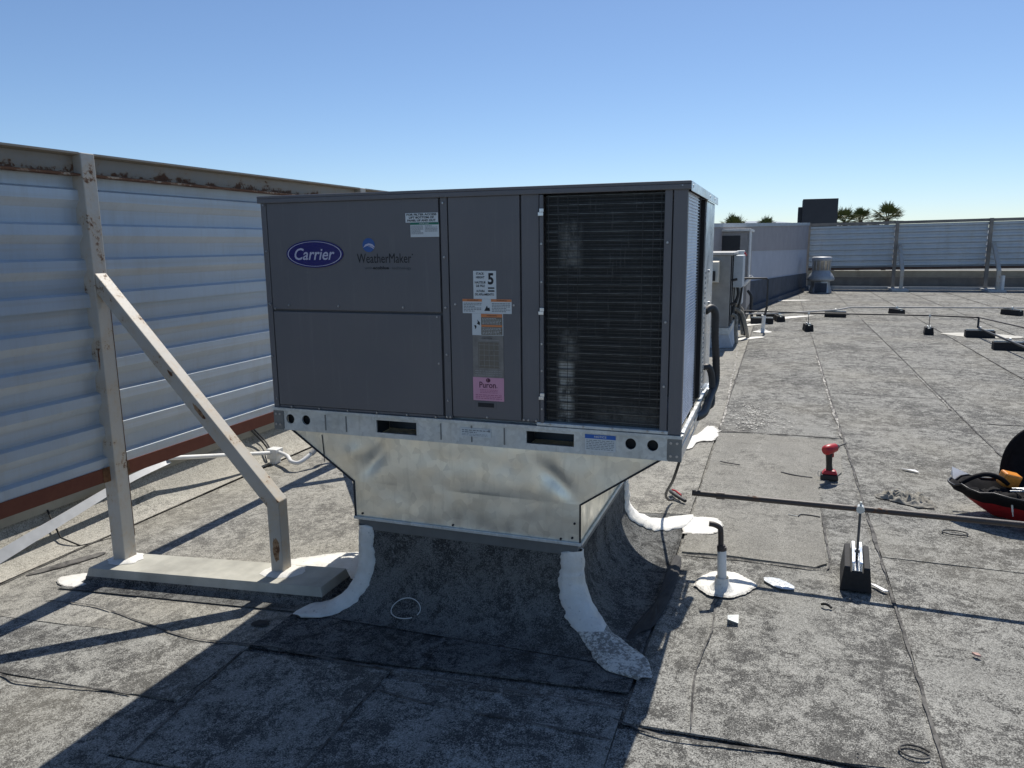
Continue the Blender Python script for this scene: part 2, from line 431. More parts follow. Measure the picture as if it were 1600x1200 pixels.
def sheet(x0, x1, y0, y1, lift=.004, wob=.006, mat=M_ROOF, tilt='x', seed=0, poly=None):
    """one cap sheet: a slightly wavy strip whose lap edge rides on the next strip"""
    m = MB(); nx = max(2, int((x1-x0)/.25)); ny = max(2, min(60, int((y1-y0)/.22)))
    def fn(a, b):
        x = x0+(x1-x0)*a; y = y0+(y1-y0)*b
        if a in (0, 1): x += wob*nz(seed+a*5, y*1.7, 3, 1.3)
        if b in (0, 1): y += wob*1.5*nz(x*1.7, seed+b*5, 9, 1.3)
        h = lift+.0035*((1-a) if tilt == 'x' else (1-b))
        h += .0012*nz(x*2, y*2, seed)
        return (x, y, rz(x)+h)
    m.grid(nx, ny, fn)
    # edge thickness skirts
    o = m.v[:]; W = nx+1
    for idx in ([j*W for j in range(ny+1)], [j*W+nx for j in range(ny+1)], list(range(W)), [ny*W+i for i in range(W)]):
        top = [o[i] for i in idx]; bot = [(p[0], p[1], rz(p[0])-.002) for p in top]; n = len(top)
        m.add(top+bot, [(i, i+1, n+i+1, n+i) for i in range(n-1)], False)
    return m.build('roofing_sheet', mat, roof)
# rolls running away from the camera, right of the unit (edges at the seams seen)
XE = [1.785, 2.775, 3.84, 4.92, 5.98, 7.03, 8.08, 9.13, 10.2, 11.25, 12.3, 13.35]
for i in range(len(XE)-1):
    cuts = [-.62 if i == 0 else -4.5] + sorted([rnd.uniform(1.0, 2.6) if i else 3.62, rnd.uniform(7.0, 9.6), rnd.uniform(13, 15), rnd.uniform(17, 20)]) + [24.6]
    if i > 4: cuts = cuts[::2] if len(cuts) % 2 else [cuts[0], cuts[2], cuts[-1]]
    for k in range(len(cuts)-1):
        sheet(XE[i]+.01, XE[i+1]-.0+.008, cuts[k]+.006, cuts[k+1], .004+.0008*(i % 2)+.0016*(k % 2), seed=i*9+k)
# left and beneath / behind the unit: rolls along y
XL = [-1.86, -.87, .10, .94, 1.78]
for i in range(len(XL)-1):
    for k, (a, b) in enumerate([(-.43, 6.2), (6.2, 13.5), (13.5, 24.6)]):
        if k == 0 and i >= 2:
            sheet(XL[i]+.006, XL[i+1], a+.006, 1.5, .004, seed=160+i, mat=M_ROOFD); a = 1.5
        sheet(XL[i]+.006, XL[i+1], a+.006, b, .004+.0016*(k % 2), seed=60+i*3+k, mat=M_ROOFL)
# front strips running across, cut into lengths
sheet(-1.86, .10, -.85, -.43, .0055, .012, tilt='y', seed=91)
sheet(.105, .83, -1.18, -.47, .0058, .012, tilt='y', seed=92); sheet(.835, 1.78, -1.12, -.53, .0052, .012, tilt='y', seed=93)
sheet(-1.86, .10, -2.2, -.86, .004, .012, tilt='y', seed=94); sheet(.105, .83, -2.3, -1.19, .0042, .01, tilt='y', seed=95); sheet(.835, 1.78, -2.3, -1.13, .004, .01, tilt='y', seed=96)
sheet(1.785, 2.77, -2.4, -.64, .0042, .012, tilt='y', seed=97)
for i in range(3): sheet(-2.2+i*1.35, -.86+i*1.35, -5, -2.31 if i else -2.21, .004, tilt='y', seed=98+i)
# the smoother repair patch
pm = MB(); pp = [(1.81, .90), (2.46, .875), (2.515, .94), (2.52, 1.62), (2.53, 2.2), (2.70, 2.6), (2.735, 3.5), (1.80, 3.56)]
n = len(pp); c = (sum(p[0] for p in pp)/n, sum(p[1] for p in pp)/n)
ring = []
for i in range(n):
    a, b = pp[i], pp[(i+1) % n]; L = max(2, int(sqrt((a[0]-b[0])**2+(a[1]-b[1])**2)/.08))
    for k in range(L): ring.append((a[0]+(b[0]-a[0])*k/L+.006*nz(k, i, 0, .9), a[1]+(b[1]-a[1])*k/L+.006*nz(i, k, 4, .9)))
n = len(ring)
pm.add([(x, y, rz(x)+.0155) for x, y in ring]+[(c[0], c[1], .0165)], [(i, (i+1) % n, n) for i in range(n)], False)
pm.add([(x, y, rz(x)+.0155) for x, y in ring]+[(x, y, rz(x)) for x, y in ring], [(i, (i+1) % n, n+(i+1) % n, n+i) for i in range(n)], False)
pm.build('repair_patch', M_ROOF2, roof, label='smoother pale patch of roofing beside the curb')
def ribbon(m, pts, w0, z, sc=1., r=rnd, wig=.6, n=10):
    P = smoothpath([(p[0], p[1], 0) for p in pts], n); L = []; R_ = []
    for i, p in enumerate(P):
        d = (P[min(i+1, len(P)-1)]-P[max(i-1, 0)]).normalized(); s_ = Vector((-d.y, d.x, 0))
        wl = w0*(.5+wig*nz(p.x, p.y, 1, 7)+wig*.5*nz(p.x, p.y, 5, 25)); wr = w0*(.5+wig*nz(p.x, p.y, 12, 7)+wig*.5*nz(p.x, p.y, 8, 25))
        ta = min(1, i/2, (len(P)-1-i)/2); wl = max(wl, .001)*max(ta, .05); wr = max(wr, .001)*max(ta, .05)
        L.append((p.x+s_.x*wl, p.y+s_.y*wl)); R_.append((p.x-s_.x*wr, p.y-s_.y*wr))
    n_ = len(L)
    m.add([(x, y, rz(x)+z) for x, y in L]+[(x, y, rz(x)+z) for x, y in R_], [(i, n_+i, n_+i+1, i+1) for i in range(n_-1)], False)
sm_ = MB()
for i, x in enumerate(XE[:9]):
    ys = [24.4, 18, 13, 9.6, 6, 3.5, 2.4, 1.5, .6, -.2, -1.2, -2.2] if i else [24.4, 16, 9.5, 6, 3.6]
    pts = [(x+.012*nz(i, y, 0, 2)+.004, y) for y in ys]
    ribbon(sm_, pts, .011, .0125, n=14, wig=.9)
ribbon(sm_, [(1.75, -.60), (1.9, -.655), (2.1, -.655), (2.4, -.62), (2.77, -.575)], .008, .0125)
ribbon(sm_, [(1.80, .872), (2.2, .862), (2.465, .862), (2.53, .93), (2.53, 1.3), (2.53, 1.65)], .010, .0135)
ribbon(sm_, [(2.02, .38), (2.03, .1), (2.0, -.25), (2.02, -.6)], .007, .0125)
for y, a, b in ((5.6, 2.8, 3.8), (9.1, 1.8, 2.75), (7.6, 3.85, 5.9), (8.4, 2.8, 3.83), (12.9, 2.8, 7), (3.62, 1.8, 2.75), (4.5, 3.85, 4.9), (16.5, 1.8, 5)):
    ribbon(sm_, [(a+(b-a)*k/5, y+.03*nz(k, y, 0, 1.3)) for k in range(6)], .016, .0128, wig=.9)
ribbon(sm_, [(-1.37, -.24), (-1.0, -.245), (-.6, -.34), (-.22, -.425), (.18, -.42), (.5, -.455), (.83, -.48), (1.3, -.51), (1.78, -.535)], .009, .0125)
ribbon(sm_, [(-1.3, -.83), (-.86, -.865), (-.7, -.9), (-.45, -.88), (-.28, -.862), (-.12, -.865)], .009, .0125)
ribbon(sm_, [(.10, -.44), (.13, -.7), (.17, -1.0), (.205, -1.3), (.2, -1.8)], .007, .0125)
ribbon(sm_, [(.828, -.5), (.834, -.8), (.84, -1.1), (.84, -1.5)], .009, .0125)
ribbon(sm_, [(.84, -.62), (1.1, -.66), (1.5, -.69), (1.78, -.72)], .009, .0125)
ribbon(sm_, [(-1.86, -.9), (-1.84, -.3), (-1.85, .2), (-1.87, .9), (-1.88, 2), (-1.88, 4)], .012, .0125)
sm_.build('seam_bleed', M_SEAMD, roof, kind='stuff')
sl = MB()
ribbon(sl, [(1.775+.02, 3.75), (1.79, 4.6), (1.75, 6), (1.72, 7.5), (1.66, 9)], .016, .0140, wig=1.)
ribbon(sl, [(2.765, 3.6), (2.767, 4.2), (2.76, 5.2), (2.765, 6.6), (2.76, 8.5)], .017, .0140, wig=1.)
ribbon(sl, [(3.815, 5.0), (3.82, 5.8), (3.815, 7.2)], .012, .0140, wig=1.)
sl.build('pale_seam_edge', M_SEAML, roof, kind='stuff')
# scuffed white grit marks on the roll right of the unit
sc_ = MB(); r3 = random.Random(5)
for k in range(620):
    cx, cy = r3.gauss(2.1, .13), r3.gauss(4.3, .33)
    if cx < 1.82: continue
    a = r3.random()*pi; q = r3.uniform(.003, .011)
    sc_.add([(cx+q*cos(a+j*pi/2)*(1 if j % 2 else .6), cy+q*sin(a+j*pi/2)*1.3, .0122) for j in range(4)], [(0, 1, 2, 3)], False)
sc_.build('white_scuffs', M_MAST2, roof, kind='stuff')

def blob(name, pts, mat, h=.008, parent=None, label=None, seed=0, jag=.02):
    m = MB(); P = smoothpath([(p[0], p[1], 0) for p in pts+[pts[0]]], 10)[:-1]
    c = sum(P, Vector())/len(P); rings = []
    K = [(1.0, 0.12), (.93, .5), (.85, .85), (.6, 1.), (.3, 1.05)]
    for kk, hh in K:
        rw = []
        for i, p in enumerate(P):
            d = p-c; rr = 1+jag*nz(p.x+seed, p.y, 0, 30)*3*(kk > .8)+jag*nz(p.x, p.y+seed, 5, 90)*2*(kk > .8)
            q = c+d*kk*rr; rw.append((q.x, q.y, rz(q.x)+.0125+h*hh*(1+.6*nz(q.x, q.y, seed, 22)+.4*nz(q.x, q.y, seed, 60))))
        rings.append(rw)
    n_ = len(P); vs = sum(rings, [])+[(c.x, c.y, rz(c.x)+.0125+h)]
    fs = [(k*n_+i, k*n_+(i+1) % n_, (k+1)*n_+(i+1) % n_, (k+1)*n_+i) for k in range(len(K)-1) for i in range(n_)]
    fs += [((len(K)-1)*n_+i, (len(K)-1)*n_+(i+1) % n_, len(vs)-1) for i in range(n_)]
    if mat is M_MAST:
        m.mat(M_MAST2).add(vs, fs[:n_], True); m.mat(M_MAST).add(vs, fs[n_:], True); mat = None
    else: m.add(vs, fs, True)
    return m.build(name, mat, parent, label=label)
def rblob(cx, cy, rx, ry, n=9, seed=0, j=.18):
    r = random.Random(seed)
    return [(cx+rx*cos(2*pi*i/n)*(1+r.uniform(-j, j)), cy+ry*sin(2*pi*i/n)*(1+r.uniform(-j, j))) for i in range(n)]
blob('mastic_patch', [(1.78, 1.17), (1.86, 1.16), (1.95, 1.19), (1.99, 1.3), (1.95, 1.43), (1.84, 1.45), (1.76, 1.40)], M_MAST, .006, roof, 'white mastic patch behind the curb corner', 3)
blob('mastic_patch', [(1.50, 2.95), (1.62, 3.02), (1.66, 3.25), (1.78, 3.3), (1.80, 3.62), (1.70, 3.85), (1.62, 3.5), (1.45, 3.25), (1.38, 3.05)], M_MAST, .006, roof, 'white mastic patch below the far rail end', 4, .04)
blob('mastic_patch', [(4.85, 11.75), (5.35, 11.95), (5.7, 11.85), (6.05, 11.5), (5.8, 11.25), (5.15, 11.3)], simple('cream roof paint', (.50, .485, .43), .8, 0, .15, 6), .004, roof, 'cream paint patch under the far pipe elbow', 6)
blob('mastic_patch', [(1.75, 18.6), (2.9, 19.1), (2.9, 19.35), (1.7, 18.85)], M_MAST, .004, roof, 'long white paint stripe near the back wall', 7)
blob('mastic_patch', [(-.35, .46), (-.05, .62), (.25, .62), (.30, .40), (.26, .26), (-.1, .29), (-.32, .34)], M_MAST, .006, roof, 'cream mastic patch behind the brace curb', 8)
blob('mastic_patch', [(-1.56, .02), (-1.45, .09), (-1.32, .08), (-1.28, .0), (-1.35, -.08), (-1.5, -.05)], M_MAST, .005, roof, 'cream mastic patch at the left end of the brace curb', 9)
blob('mastic_patch', [(1.6, 10.1), (2.0, 10.35), (1.95, 10.55), (1.62, 10.4)], M_MAST, .006, roof, None, 10)
blob('mastic_patch', [(1.55, 12.3), (2.1, 12.7), (2.05, 12.95), (1.5, 12.6)], M_MAST, .006, roof, None, 11)
blob('mastic_patch', [(1.58, 13.4), (2.2, 13.6), (2.9, 14.5), (2.8, 14.6), (2.0, 13.9), (1.5, 13.7)], M_MAST, .004, roof, None, 12)
blob('dark_patch', [(1.745, .0), (1.80, .1), (1.83, .45), (1.82, .8), (1.775, .8), (1.77, .3), (1.70, -.04), (1.72, -.06)], M_BIT, .012, roof, 'black lifted flap of roofing at the curb foot', 13, .01)
blob('dark_patch', rblob(.02, -.24, .05, .03, 8, 3), M_BIT, .006, roof, 'black tar daub below the left mastic strip', 14, .05)
blob('dark_patch', [(-1.82, -.02), (-1.7, .12), (-1.6, .34), (-1.66, .36), (-1.8, .12)], M_SEAMD, .002, roof, None, 15, .06)

# parapet behind the metal screen
def wallthing(name, label): return thing(name, (-2.0, 0, -.28), label, 'wall')
par = wallthing('parapet_wall', 'low roofing covered parapet wall with cant behind the metal screen')
m = MB(); m.box((-2.4, -5, -.6), (-2.17, 24.6, .32)); m.build('wall', M_CONC, par)
m = MB()
def cant(a, b):
    y = -5+29.6*b; t = a
    x = -1.88-.29*(1-(1-t)**1.0)*1.0; z = rz(-1.88)+.008+.20*t**2.1
    return (x, y, z+.004*nz(x*3, y*3, 1))
m.grid(10, 80, cant); m.build('cant_flashing', M_ROOFW, par)
m = MB(); m.box((-2.165, -5, -.06), (-2.150, 24.6, .13)); m.build('counterflashing', M_CONC, par); m = MB(); m.box((-2.165, -5, .1305), (-2.115, 24.6, .24)); m.build('ledge_band', M_CONC, par)
m = MB(); m.box((-2.41, -5, .322), (-2.14, 24.6, .36)); m.build('coping', M_COPE, par)
m = MB()
P0 = [(-2.05, -1.2, -.30), (-2.04, .0, -.185), (-2.045, .5, -.095), (-2.05, 1.0, -.01), (-2.055, 1.38, .04)]
P0 = [(-2.03, -1.2, -.41+.0), (-2.04, .04, -.178), (-2.045, .5, -.095), (-2.05, 1.0, -.008), (-2.055, 1.40, .022)]
pth = smoothpath(P0, 8); vs = []
for i, p in enumerate(pth):
    t = i/(len(pth)-1); h = .042-.028*t
    vs += [(p.x+.012, p.y, p.z-h), (p.x+.02, p.y, p.z-h*.9), (p.x-.01, p.y, p.z+h), (p.x-.018, p.y, p.z+h*.9)]
n = len(pth)
m.add(vs, [(4*i+k, 4*(i+1)+k, 4*(i+1)+(k+1) % 4, 4*i+(k+1) % 4) for i in range(n-1) for k in range(4)]+[(0, 1, 2, 3), (4*n-4, 4*n-1, 4*n-2, 4*n-3)], False)
m.build('flashing_strip', simple('dull white metal', (.50, .51, .52), .5, .1, .12, 10), par, label='white metal strip coming loose along the cant')
m = MB(); ribbon(m, [(0, 0), (1, 0)], .01, 0); m = MB()
for y in (.45,):
    m.tube([(-2.15, y, -.05), (-2.10, y-.02, -.1), (-2.0, y-.05, -.2), (-1.90, y-.0, -.262), (-1.80, y+.18, -.262)], .006, 6)
m.build('split_lap', M_BIT, par, label='open black lap joint in the cant flashing')

# ------------------------------------------------------------------ left metal screen
X0 = -1.2
fen = thing('metal_screen', (X0, 0, -.25), 'tall corrugated blue grey metal screen on steel posts left of the unit', 'fence')
POSTS = [-2.6, .15, 2.9, 5.65, 8.4]
def panel(y0, y1, z0, z1, phase):
    m = MB(); prof = []; per = .178
    z = z1
    # walk down in z with ledges at fixed heights
    k0 = math.floor((z1-phase)/per)+1
    pts = []
    for k in range(k0, k0-14, -1):
        zl = phase+k*per
        for dz, dx in ((.0, .0), (-.012, .030), (-.062, .031), (-.104, .004), (-.160, .0)):
            pts.append((zl+dz, dx))
    pts = [p for p in pts if z0 <= p[0] <= z1]
    pts = [(z1, pts[0][1])]+pts+[(z0, pts[-1][1])]
    ny = max(2, int((y1-y0)/.25)); n_ = len(pts)
    vs = []
    for j in range(ny+1):
        y = y0+(y1-y0)*j/ny
        for (zz, dx) in pts: vs.append((X0-.032+dx+.0012*nz(y*2, zz*3, 1), y, zz))
    m.add(vs, [(j*n_+i, j*n_+i+1, (j+1)*n_+i+1, (j+1)*n_+i) for j in range(ny) for i in range(n_-1)], False)
    vb = [(v[0]-.003, v[1], v[2]) for v in vs]
    m.add(vb, [(j*n_+i, (j+1)*n_+i, (j+1)*n_+i+1, j*n_+i+1) for j in range(ny) for i in range(n_-1)], False)
    return m.build('corrugated_panel', M_SCREEN, fen)
for a, b in zip(POSTS[:-1], POSTS[1:]):
    for ya, yb in ((a+.0, b-.004),):
        panel(ya, yb, 1.296, 1.99, .841); panel(ya, yb, .405, 1.31, .841-.0)
    m = MB()
    m.prism([(X0-.045, 1.968), (X0+.034, 1.968), (X0+.034, 1.978), (X0-.012, 1.986), (X0-.012, 2.066), (X0+.037, 2.074), (X0+.037, 2.084), (X0-.045, 2.084)], (a+.045, b-.045), 'y'); 
    ob = m.build('top_beam', M_BEAM, None, loc=(X0, 0, 1.968)); ob.parent = fen; ob.location = Vector((X0, 0, 1.968))-fen.location
    m = MB(); m.prism([(X0-.045, .346), (X0+.004, .346), (X0+.004, .424), (X0-.002, .424), (X0-.002, .354), (X0-.045, .354)], (a+.045, b-.045), 'y'); m.build('bottom_beam', M_RUST, fen)
for i, y in enumerate(POSTS):
    m = MB(); m.box((X0-.045, y-.042, rz(X0)+.09), (X0+.042, y+.042, 2.083)); m.build('post', M_POST, fen, .004)
    m = MB(); m.box((X0+.0385, y+.0425, .0), (X0+.0425, y+.0437, 1.45)); m.build('rust_streak', M_BRNRUST, fen)
    for sg in (1, -1):
        m = MB(); m.box((X0+.0045, y+sg*.0445-(.045 if sg < 0 else 0), .344), (X0+.007, y+sg*.0445+(.045 if sg > 0 else 0), .426)); m.build('weld_plate', M_BRNRUST, fen)
    # bent square tube brace
    t_ = .036; A = Vector((X0+.042, 0, 1.425)); Bx = -.143; Bz = .318
    prof = [(X0+.043, 1.475), (X0+.043, 1.372), (-.18, .298), (-.18, rz(-.14)+.092), (-.107, rz(-.14)+.092), (-.107, .333)]
    m = MB(); m.prism(prof, (y-.036, y+.036), 'y'); m.build('brace', M_POST, fen, .004)
def rust_patch(cx, cz, rx, rz_, y, ang=0):
    m = MB(); n_ = 22; pts = []
    for i in range(n_):
        a = 2*pi*i/n_; rr = 1+.35*nz(cos(a)*1.6+cx*9, sin(a)*1.6, cz, 1.5); u, v = rx*cos(a)*rr, rz_*sin(a)*rr
        pts.append((cx+u*cos(ang)-v*sin(ang), y, cz+u*sin(ang)+v*cos(ang)))
    m.add(pts+[(p[0], y+.002, p[2]) for p in pts], [tuple(range(n_))]+[(i, n_+i, n_+(i+1) % n_, (i+1) % n_) for i in range(n_)], False)
    m.build('rust_patch', M_ORUST, fen)
M_ORUST = rustpaint('orange rust patch', (.30, .20, .12), .50)
rust_patch(-.142, .075, .020, .062, .1132); rust_patch(-.555, .772, .055, .011, .1132, radians(-47)); rust_patch(-.72, .965, .020, .007, .1132, radians(-47)); rust_patch(X0+.015, 1.02, .006, .055, .1072)
# brace curb (roofed sleeper) under post and brace
def brace_curb(y, label):
    c = thing('equipment_curb', (-.6, y, rz(-.6)), label, 'curb', None)
    xa, xb = X0-.13, .20
    def Z(x, d): return rz(x)+d
    m = MB(); y0, y1 = y-.155, y+.10
    m.hexa([(xa, y0, Z(xa, .045)), (xb, y0, Z(xb, .045)), (xb, y1, Z(xb, .045)), (xa, y1, Z(xa, .045)), (xa+.012, y0+.012, Z(xa, .092)), (xb-.012, y0+.012, Z(xb, .092)), (xb-.012, y1-.012, Z(xb, .092)), (xa+.012, y1-.012, Z(xa, .092))])
    m.build('metal_cap', M_CURB, c, .003)
    m = MB()
    for k, (xa_, xb_) in enumerate(((X0-.10, X0+.10), (-.24, -.02))):
        pts = []
        for i in range(30):
            a = 2*pi*i/30; rr = 1+.18*nz(a, k, y, 2)+.1*nz(a*3, k, y, 3)
            px = (xa_+xb_)/2+(xb_-xa_)/2*1.1*cos(a)*rr; py = y+.085*sin(a)*rr
            pts.append((px, py))
        n_ = 30; cx = (xa_+xb_)/2
        m.add([(p[0], p[1], Z(p[0], .0935)) for p in pts]+[(cx+(p[0]-cx)*.7, y+(p[1]-y)*.7, Z(p[0], .104)) for p in pts]+[(cx, y, Z(cx, .106))],
              [(i, (i+1) % n_, n_+(i+1) % n_, n_+i) for i in range(n_)]+[(n_+i, n_+(i+1) % n_, 2*n_) for i in range(n_)], True)
    m.build('mastic_collar', M_MAST, c)
    m = MB()   # flashing skirt
    L = []
    for (d, h) in ((0, .047), (.004, .03), (.03, .012), (.10, .0135)):
        L.append([(xa-d, y0-d), (xb+d*.4, y0-d), (xb+d*.4, y1+d), (xa-d, y1+d)]); L[-1] = [(p[0], p[1], Z(p[0], h)) for p in L[-1]]
    vs = sum(L, []); m.add(vs, [(4*k+i, 4*(k+1)+i, 4*(k+1)+(i+1) % 4, 4*k+(i+1) % 4) for k in range(3) for i in range(4)], False)
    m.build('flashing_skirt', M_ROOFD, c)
    return c
brace_curb(.15, 'low grey metal capped curb carrying the near screen post and brace')
brace_curb(2.9, 'metal capped curb under the second screen brace, behind the unit')

# white conduit to the unit
m = MB(); m.tube([(-2.055, 1.39, .045), (-1.88, 2.38, -.165)], .017, 10); m.tube(smoothpath([(-1.82, 2.41, -.165), (-1.66, 2.3, -.155), (-1.55, 2.2, -.165), (-1.47, 2.2, -.165), (-1.42, 2.3, -.115)]), .017, 10)
cd = m.build('white_conduit', M_WHT, None, loc=(-1.9, 2.2, -.2)); tag(cd, 'white conduit pipe running from the parapet to a small box left of the unit', 'conduit')
jb = MB(); jb.box((-1.92, 2.36, -.22), (-1.82, 2.46, -.13)); jb.box((-1.90, 2.37, -.27), (-1.84, 2.45, -.22))
o = jb.build('junction_box', M_WHT, None, .005, loc=(-1.87, 2.41, -.27)); tag(o, 'small white junction box where the white conduit meets the roof', 'box')
m = MB(); m.tube(smoothpath([(-1.42, 2.3, -.115), (-1.38, 2.42, -.03), (-1.38, 2.6, .08), (-1.2, 2.7, .2), (-.7, 2.2, .45), (0.1, 1.3, .74)]), .024, 10)
o = m.build('flexible_conduit', M_PIPEG, None, loc=(-1.4, 2.4, -.1)); tag(o, 'pale grey flexible conduit curling up toward the back of the unit', 'conduit')
m = MB(); m.tube(smoothpath([(-2.17, 2.3, .2), (-2.13, 2.45, 0), (-2.05, 2.5, -.12), (-1.93, 2.42, -.17)]), .010, 6); m.tube(smoothpath([(-2.17, 2.34, .2), (-2.15, 2.5, 0), (-2.07, 2.55, -.12), (-1.93, 2.44, -.17)]), .007, 6)
o = m.build('black_cable', M_RUBR, None, loc=(-2.1, 2.4, 0)); tag(o, 'black cable pair coming down the parapet to the white junction box', 'cable')

# ================================================================== ROOF CURB
CX0, CX1, CY0, CY1 = .415, 1.468, .030, 1.13
cb_ = thing('roof_curb', (.88, .6, rz(.88)), 'granule covered flared roof curb with white mastic corner strips under the sheet metal', 'curb')
def prof_t(t):   # t 0 top .. 1 toe : returns (outward fraction, height fraction)
    if t < .35: return 0.03*t/.35, 1-t/.35*.42
    q = (t-.35)/.65
    return .03+.97*q**1.55, .58*max(0., 1-q)**1.9
D = dict(f=.30, fl=.14, r=.30, b=.27, l=.22)
ZT = .318
def curb_pt(u, t):
    """u in 0..4 around (front, right, back, left); mitred"""
    of, hf = prof_t(t)
    x0, x1, y0, y1 = CX0-D['l']*of, CX1+D['r']*of, CY0-D['f']*of, CY1+D['b']*of
    s = u % 4; k = int(s); f = s-k
    cr = [(x0, CY0-D['fl']*of), (x1, y0), (x1, y1), (x0, y1)]
    a, b = cr[k], cr[(k+1) % 4]
    x = a[0]+(b[0]-a[0])*f; y = a[1]+(b[1]-a[1])*f
    zb = rz(x)+.010
    z = zb+(ZT-zb)*hf
    bl = .010*nz(x*2.2, y*2.2, z*2.2, 2)*min(1, t*3)*(1-t)
    return (x, y-bl if k == 0 else y, z+(bl if k else 0))
m = MB(); nu, ntt = 96, 30
m.add([curb_pt(4*i/nu, j/ntt) for j in range(ntt+1) for i in range(nu)], [(j*nu+i, (j+1)*nu+i, (j+1)*nu+(i+1) % nu, j*nu+(i+1) % nu) for j in range(ntt) for i in range(nu)], True)
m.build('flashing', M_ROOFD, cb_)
def strip(ci, wf, ws, t0, t1, label, over=.0, seed=0, worn=1.):
    """mastic ribbon wrapped over a mitred corner"""
    m = MB(); N = 100; rows = []; of = []
    up = {0: (-1, -1), 1: (1, -1), 2: (1, 1), 3: (-1, 1)}[ci]
    for j in range(N+1):
        q = j/N; t = t0+(t1-t0)*q; row = []
        P = Vector(curb_pt(ci, t)); ext = max(0, q-.86)/.14
        P += Vector((up[0], up[1], 0))*over*ext
        wob = (1+.16*nz(q*3, seed, 0, 2)+.10*nz(q*9, seed, 2, 2))*(.72+.45*q)
        ge = min(1, (1-q)/.05+.35)*min(1, q/.03+.5)
        for k, s in enumerate((-1, -.97, -.75, -.4, 0, .4, .75, .97, 1)):
            ww = (wf if (s < 0) == (ci in (1, 3)) else ws)*wob*ge*(1+.06*q)
            jag = 1+.12*nz(q*11, s*2, seed, 1.5)+.045*nz(q*50, s*2, seed, 1.5) if abs(s) > .9 else 1+.05*nz(q*26, s*2, seed, 1.5)
            dist = abs(s)*ww*jag
            if ci in (0, 1): 
                ax = Vector((1 if ci == 0 else -1, 0, 0)); ay = Vector((0, 1, 0))
            else: ax = Vector((-1 if ci == 2 else 1, 0, 0)); ay = Vector((0, -1, 0))
            alongfront = (s < 0) == (ci in (1, 3))
            d = ax if alongfront else ay
            p = P+d*dist
            # sit on the local slope height
            p.z = P.z+(rz(p.x)-rz(P.x))
            hgt = .012*(1-abs(s)**4)*(1+.6*nz(q*8, s*3, seed, 2)+.35*nz(q*5, s*16, seed, 2)) if abs(s) < .98 else -.004
            nr = Vector((up[0]*.45, up[1]*.45, .6)) if q > .35 else Vector((up[0]*.75, up[1]*.75, .15))
            nr = (Vector((0, up[1], 0)) if alongfront else Vector((up[0], 0, 0)))*(1.0-.75*q)+Vector((0, 0, .15+.95*q))
            nr.normalize(); p = p+nr*(hgt+.007)
            row.append(p)
        rows.append(row)
    K = 9; NS = int(N*worn); V = [p for r_ in rows for p in r_]
    m.mat(M_MAST).add(V, [(j*K+i, j*K+i+1, (j+1)*K+i+1, (j+1)*K+i) for j in range(NS) for i in range(K-1)], True)
    if NS < N:
        m.mat(M_MAST2).add(V, [(j*K+i, j*K+i+1, (j+1)*K+i+1, (j+1)*K+i) for j in range(NS, N) for i in range(K-1)], True)
    return m.build('mastic_strip', None, cb_, label=label)
strip(1, .10, .085, .02, 1.04, 'thick white mastic strip down the near right corner, speckled at its foot', .05, 3, .70)
strip(0, .09, .10, .02, 1.05, 'thick white mastic strip down the near left corner', .03, 8)
strip(2, .10, .13, .02, 1.06, 'white mastic strip down the far right corner', .0, 5)
m = MB(); m.box((CX0-.004, CY0-.006, ZT-.03), (CX1+.004, CY1+.004, ZT+.032)); m.build('metal_flange', simple('flange grey', (.16, .17, .17), .6, .3), cb_, .003)

# ================================================================== SHEET METAL ADAPTER
ad = thing('curb_adapter', (.9, .6, ZT+.03), 'galvanised sheet metal transition tapering from the unit down to the curb', 'duct adapter')
ZF = .524; ZB = .352
TL, TR = (.080, .012), (1.812, .012); BL, BR = (.402, .013), (1.484, .013)
def face(name, quadfn, nx, ny, amp, seed, lab=None):
    m = MB(); m.grid(nx, ny, quadfn); return m.build(name, M_DUCT, ad, label=lab)
def dent(x, z, cx, cz, ax, az, ang, d):
    u = (x-cx)*cos(ang)+(z-cz)*sin(ang); v = -(x-cx)*sin(ang)+(z-cz)*cos(ang)
    return d*math.exp(-(u/ax)**2-(v/az)**2)
def adf(a, b):   # upper sloped front, b 0 bottom 1 top
    xl = BL[0]+(TL[0]-BL[0])*b; xr = BR[0]+(TR[0]-BR[0])*b
    x = xl+(xr-xl)*a; z = ZF+(.748-ZF)*b; y = .012
    e = max(0., sin(pi*a))**.5*max(0., sin(pi*b))**.5
    y += .010*nz(x*1.6, z*3, 2, 2)*e + dent(x, z, .50, .62, .12, .035, .9, .022)*e+dent(x, z, 1.40, .60, .12, .035, -.8, .022)*e+dent(x, z, .40, .66, .05, .03, .6, -.012)*e+.003*nz(x*9, z*9, 5, 1)*e
    return (x, y, z)
face('front_sheet', adf, 90, 24, 0, 0)
def adl(a, b):
    x = BL[0]+(BR[0]-BL[0])*a; z = ZB+(ZF-ZB)*b; e = max(0., sin(pi*a))**.5*min(1, 2*b, 2*(1-b)+.3)
    return (x, .012+.006*nz(x*1.8, z*4, 8, 2)*e, z)
face('front_collar', adl, 60, 8, 0, 0)
m = MB(); YB = 1.165; YT = 1.17
m.add([(BR[0], .012, ZF), (BR[0], YB, ZF), (1.812, YT, .748), (1.812, .012, .748)], [(0, 1, 2, 3)]); m.build('side_sheet', M_DUCT, ad)
m = MB(); m.add([(BR[0], .012, ZB), (BR[0], YB, ZB), (BR[0], YB, ZF), (BR[0], .012, ZF)], [(0, 1, 2, 3)]); m.build('side_collar', M_DUCT, ad)
m = MB(); m.add([(BL[0], .012, ZF), (BL[0], YB, ZF), (.080, YT, .748), (.080, .012, .748)], [(3, 2, 1, 0)]); m.build('side_sheet', M_DUCT, ad)
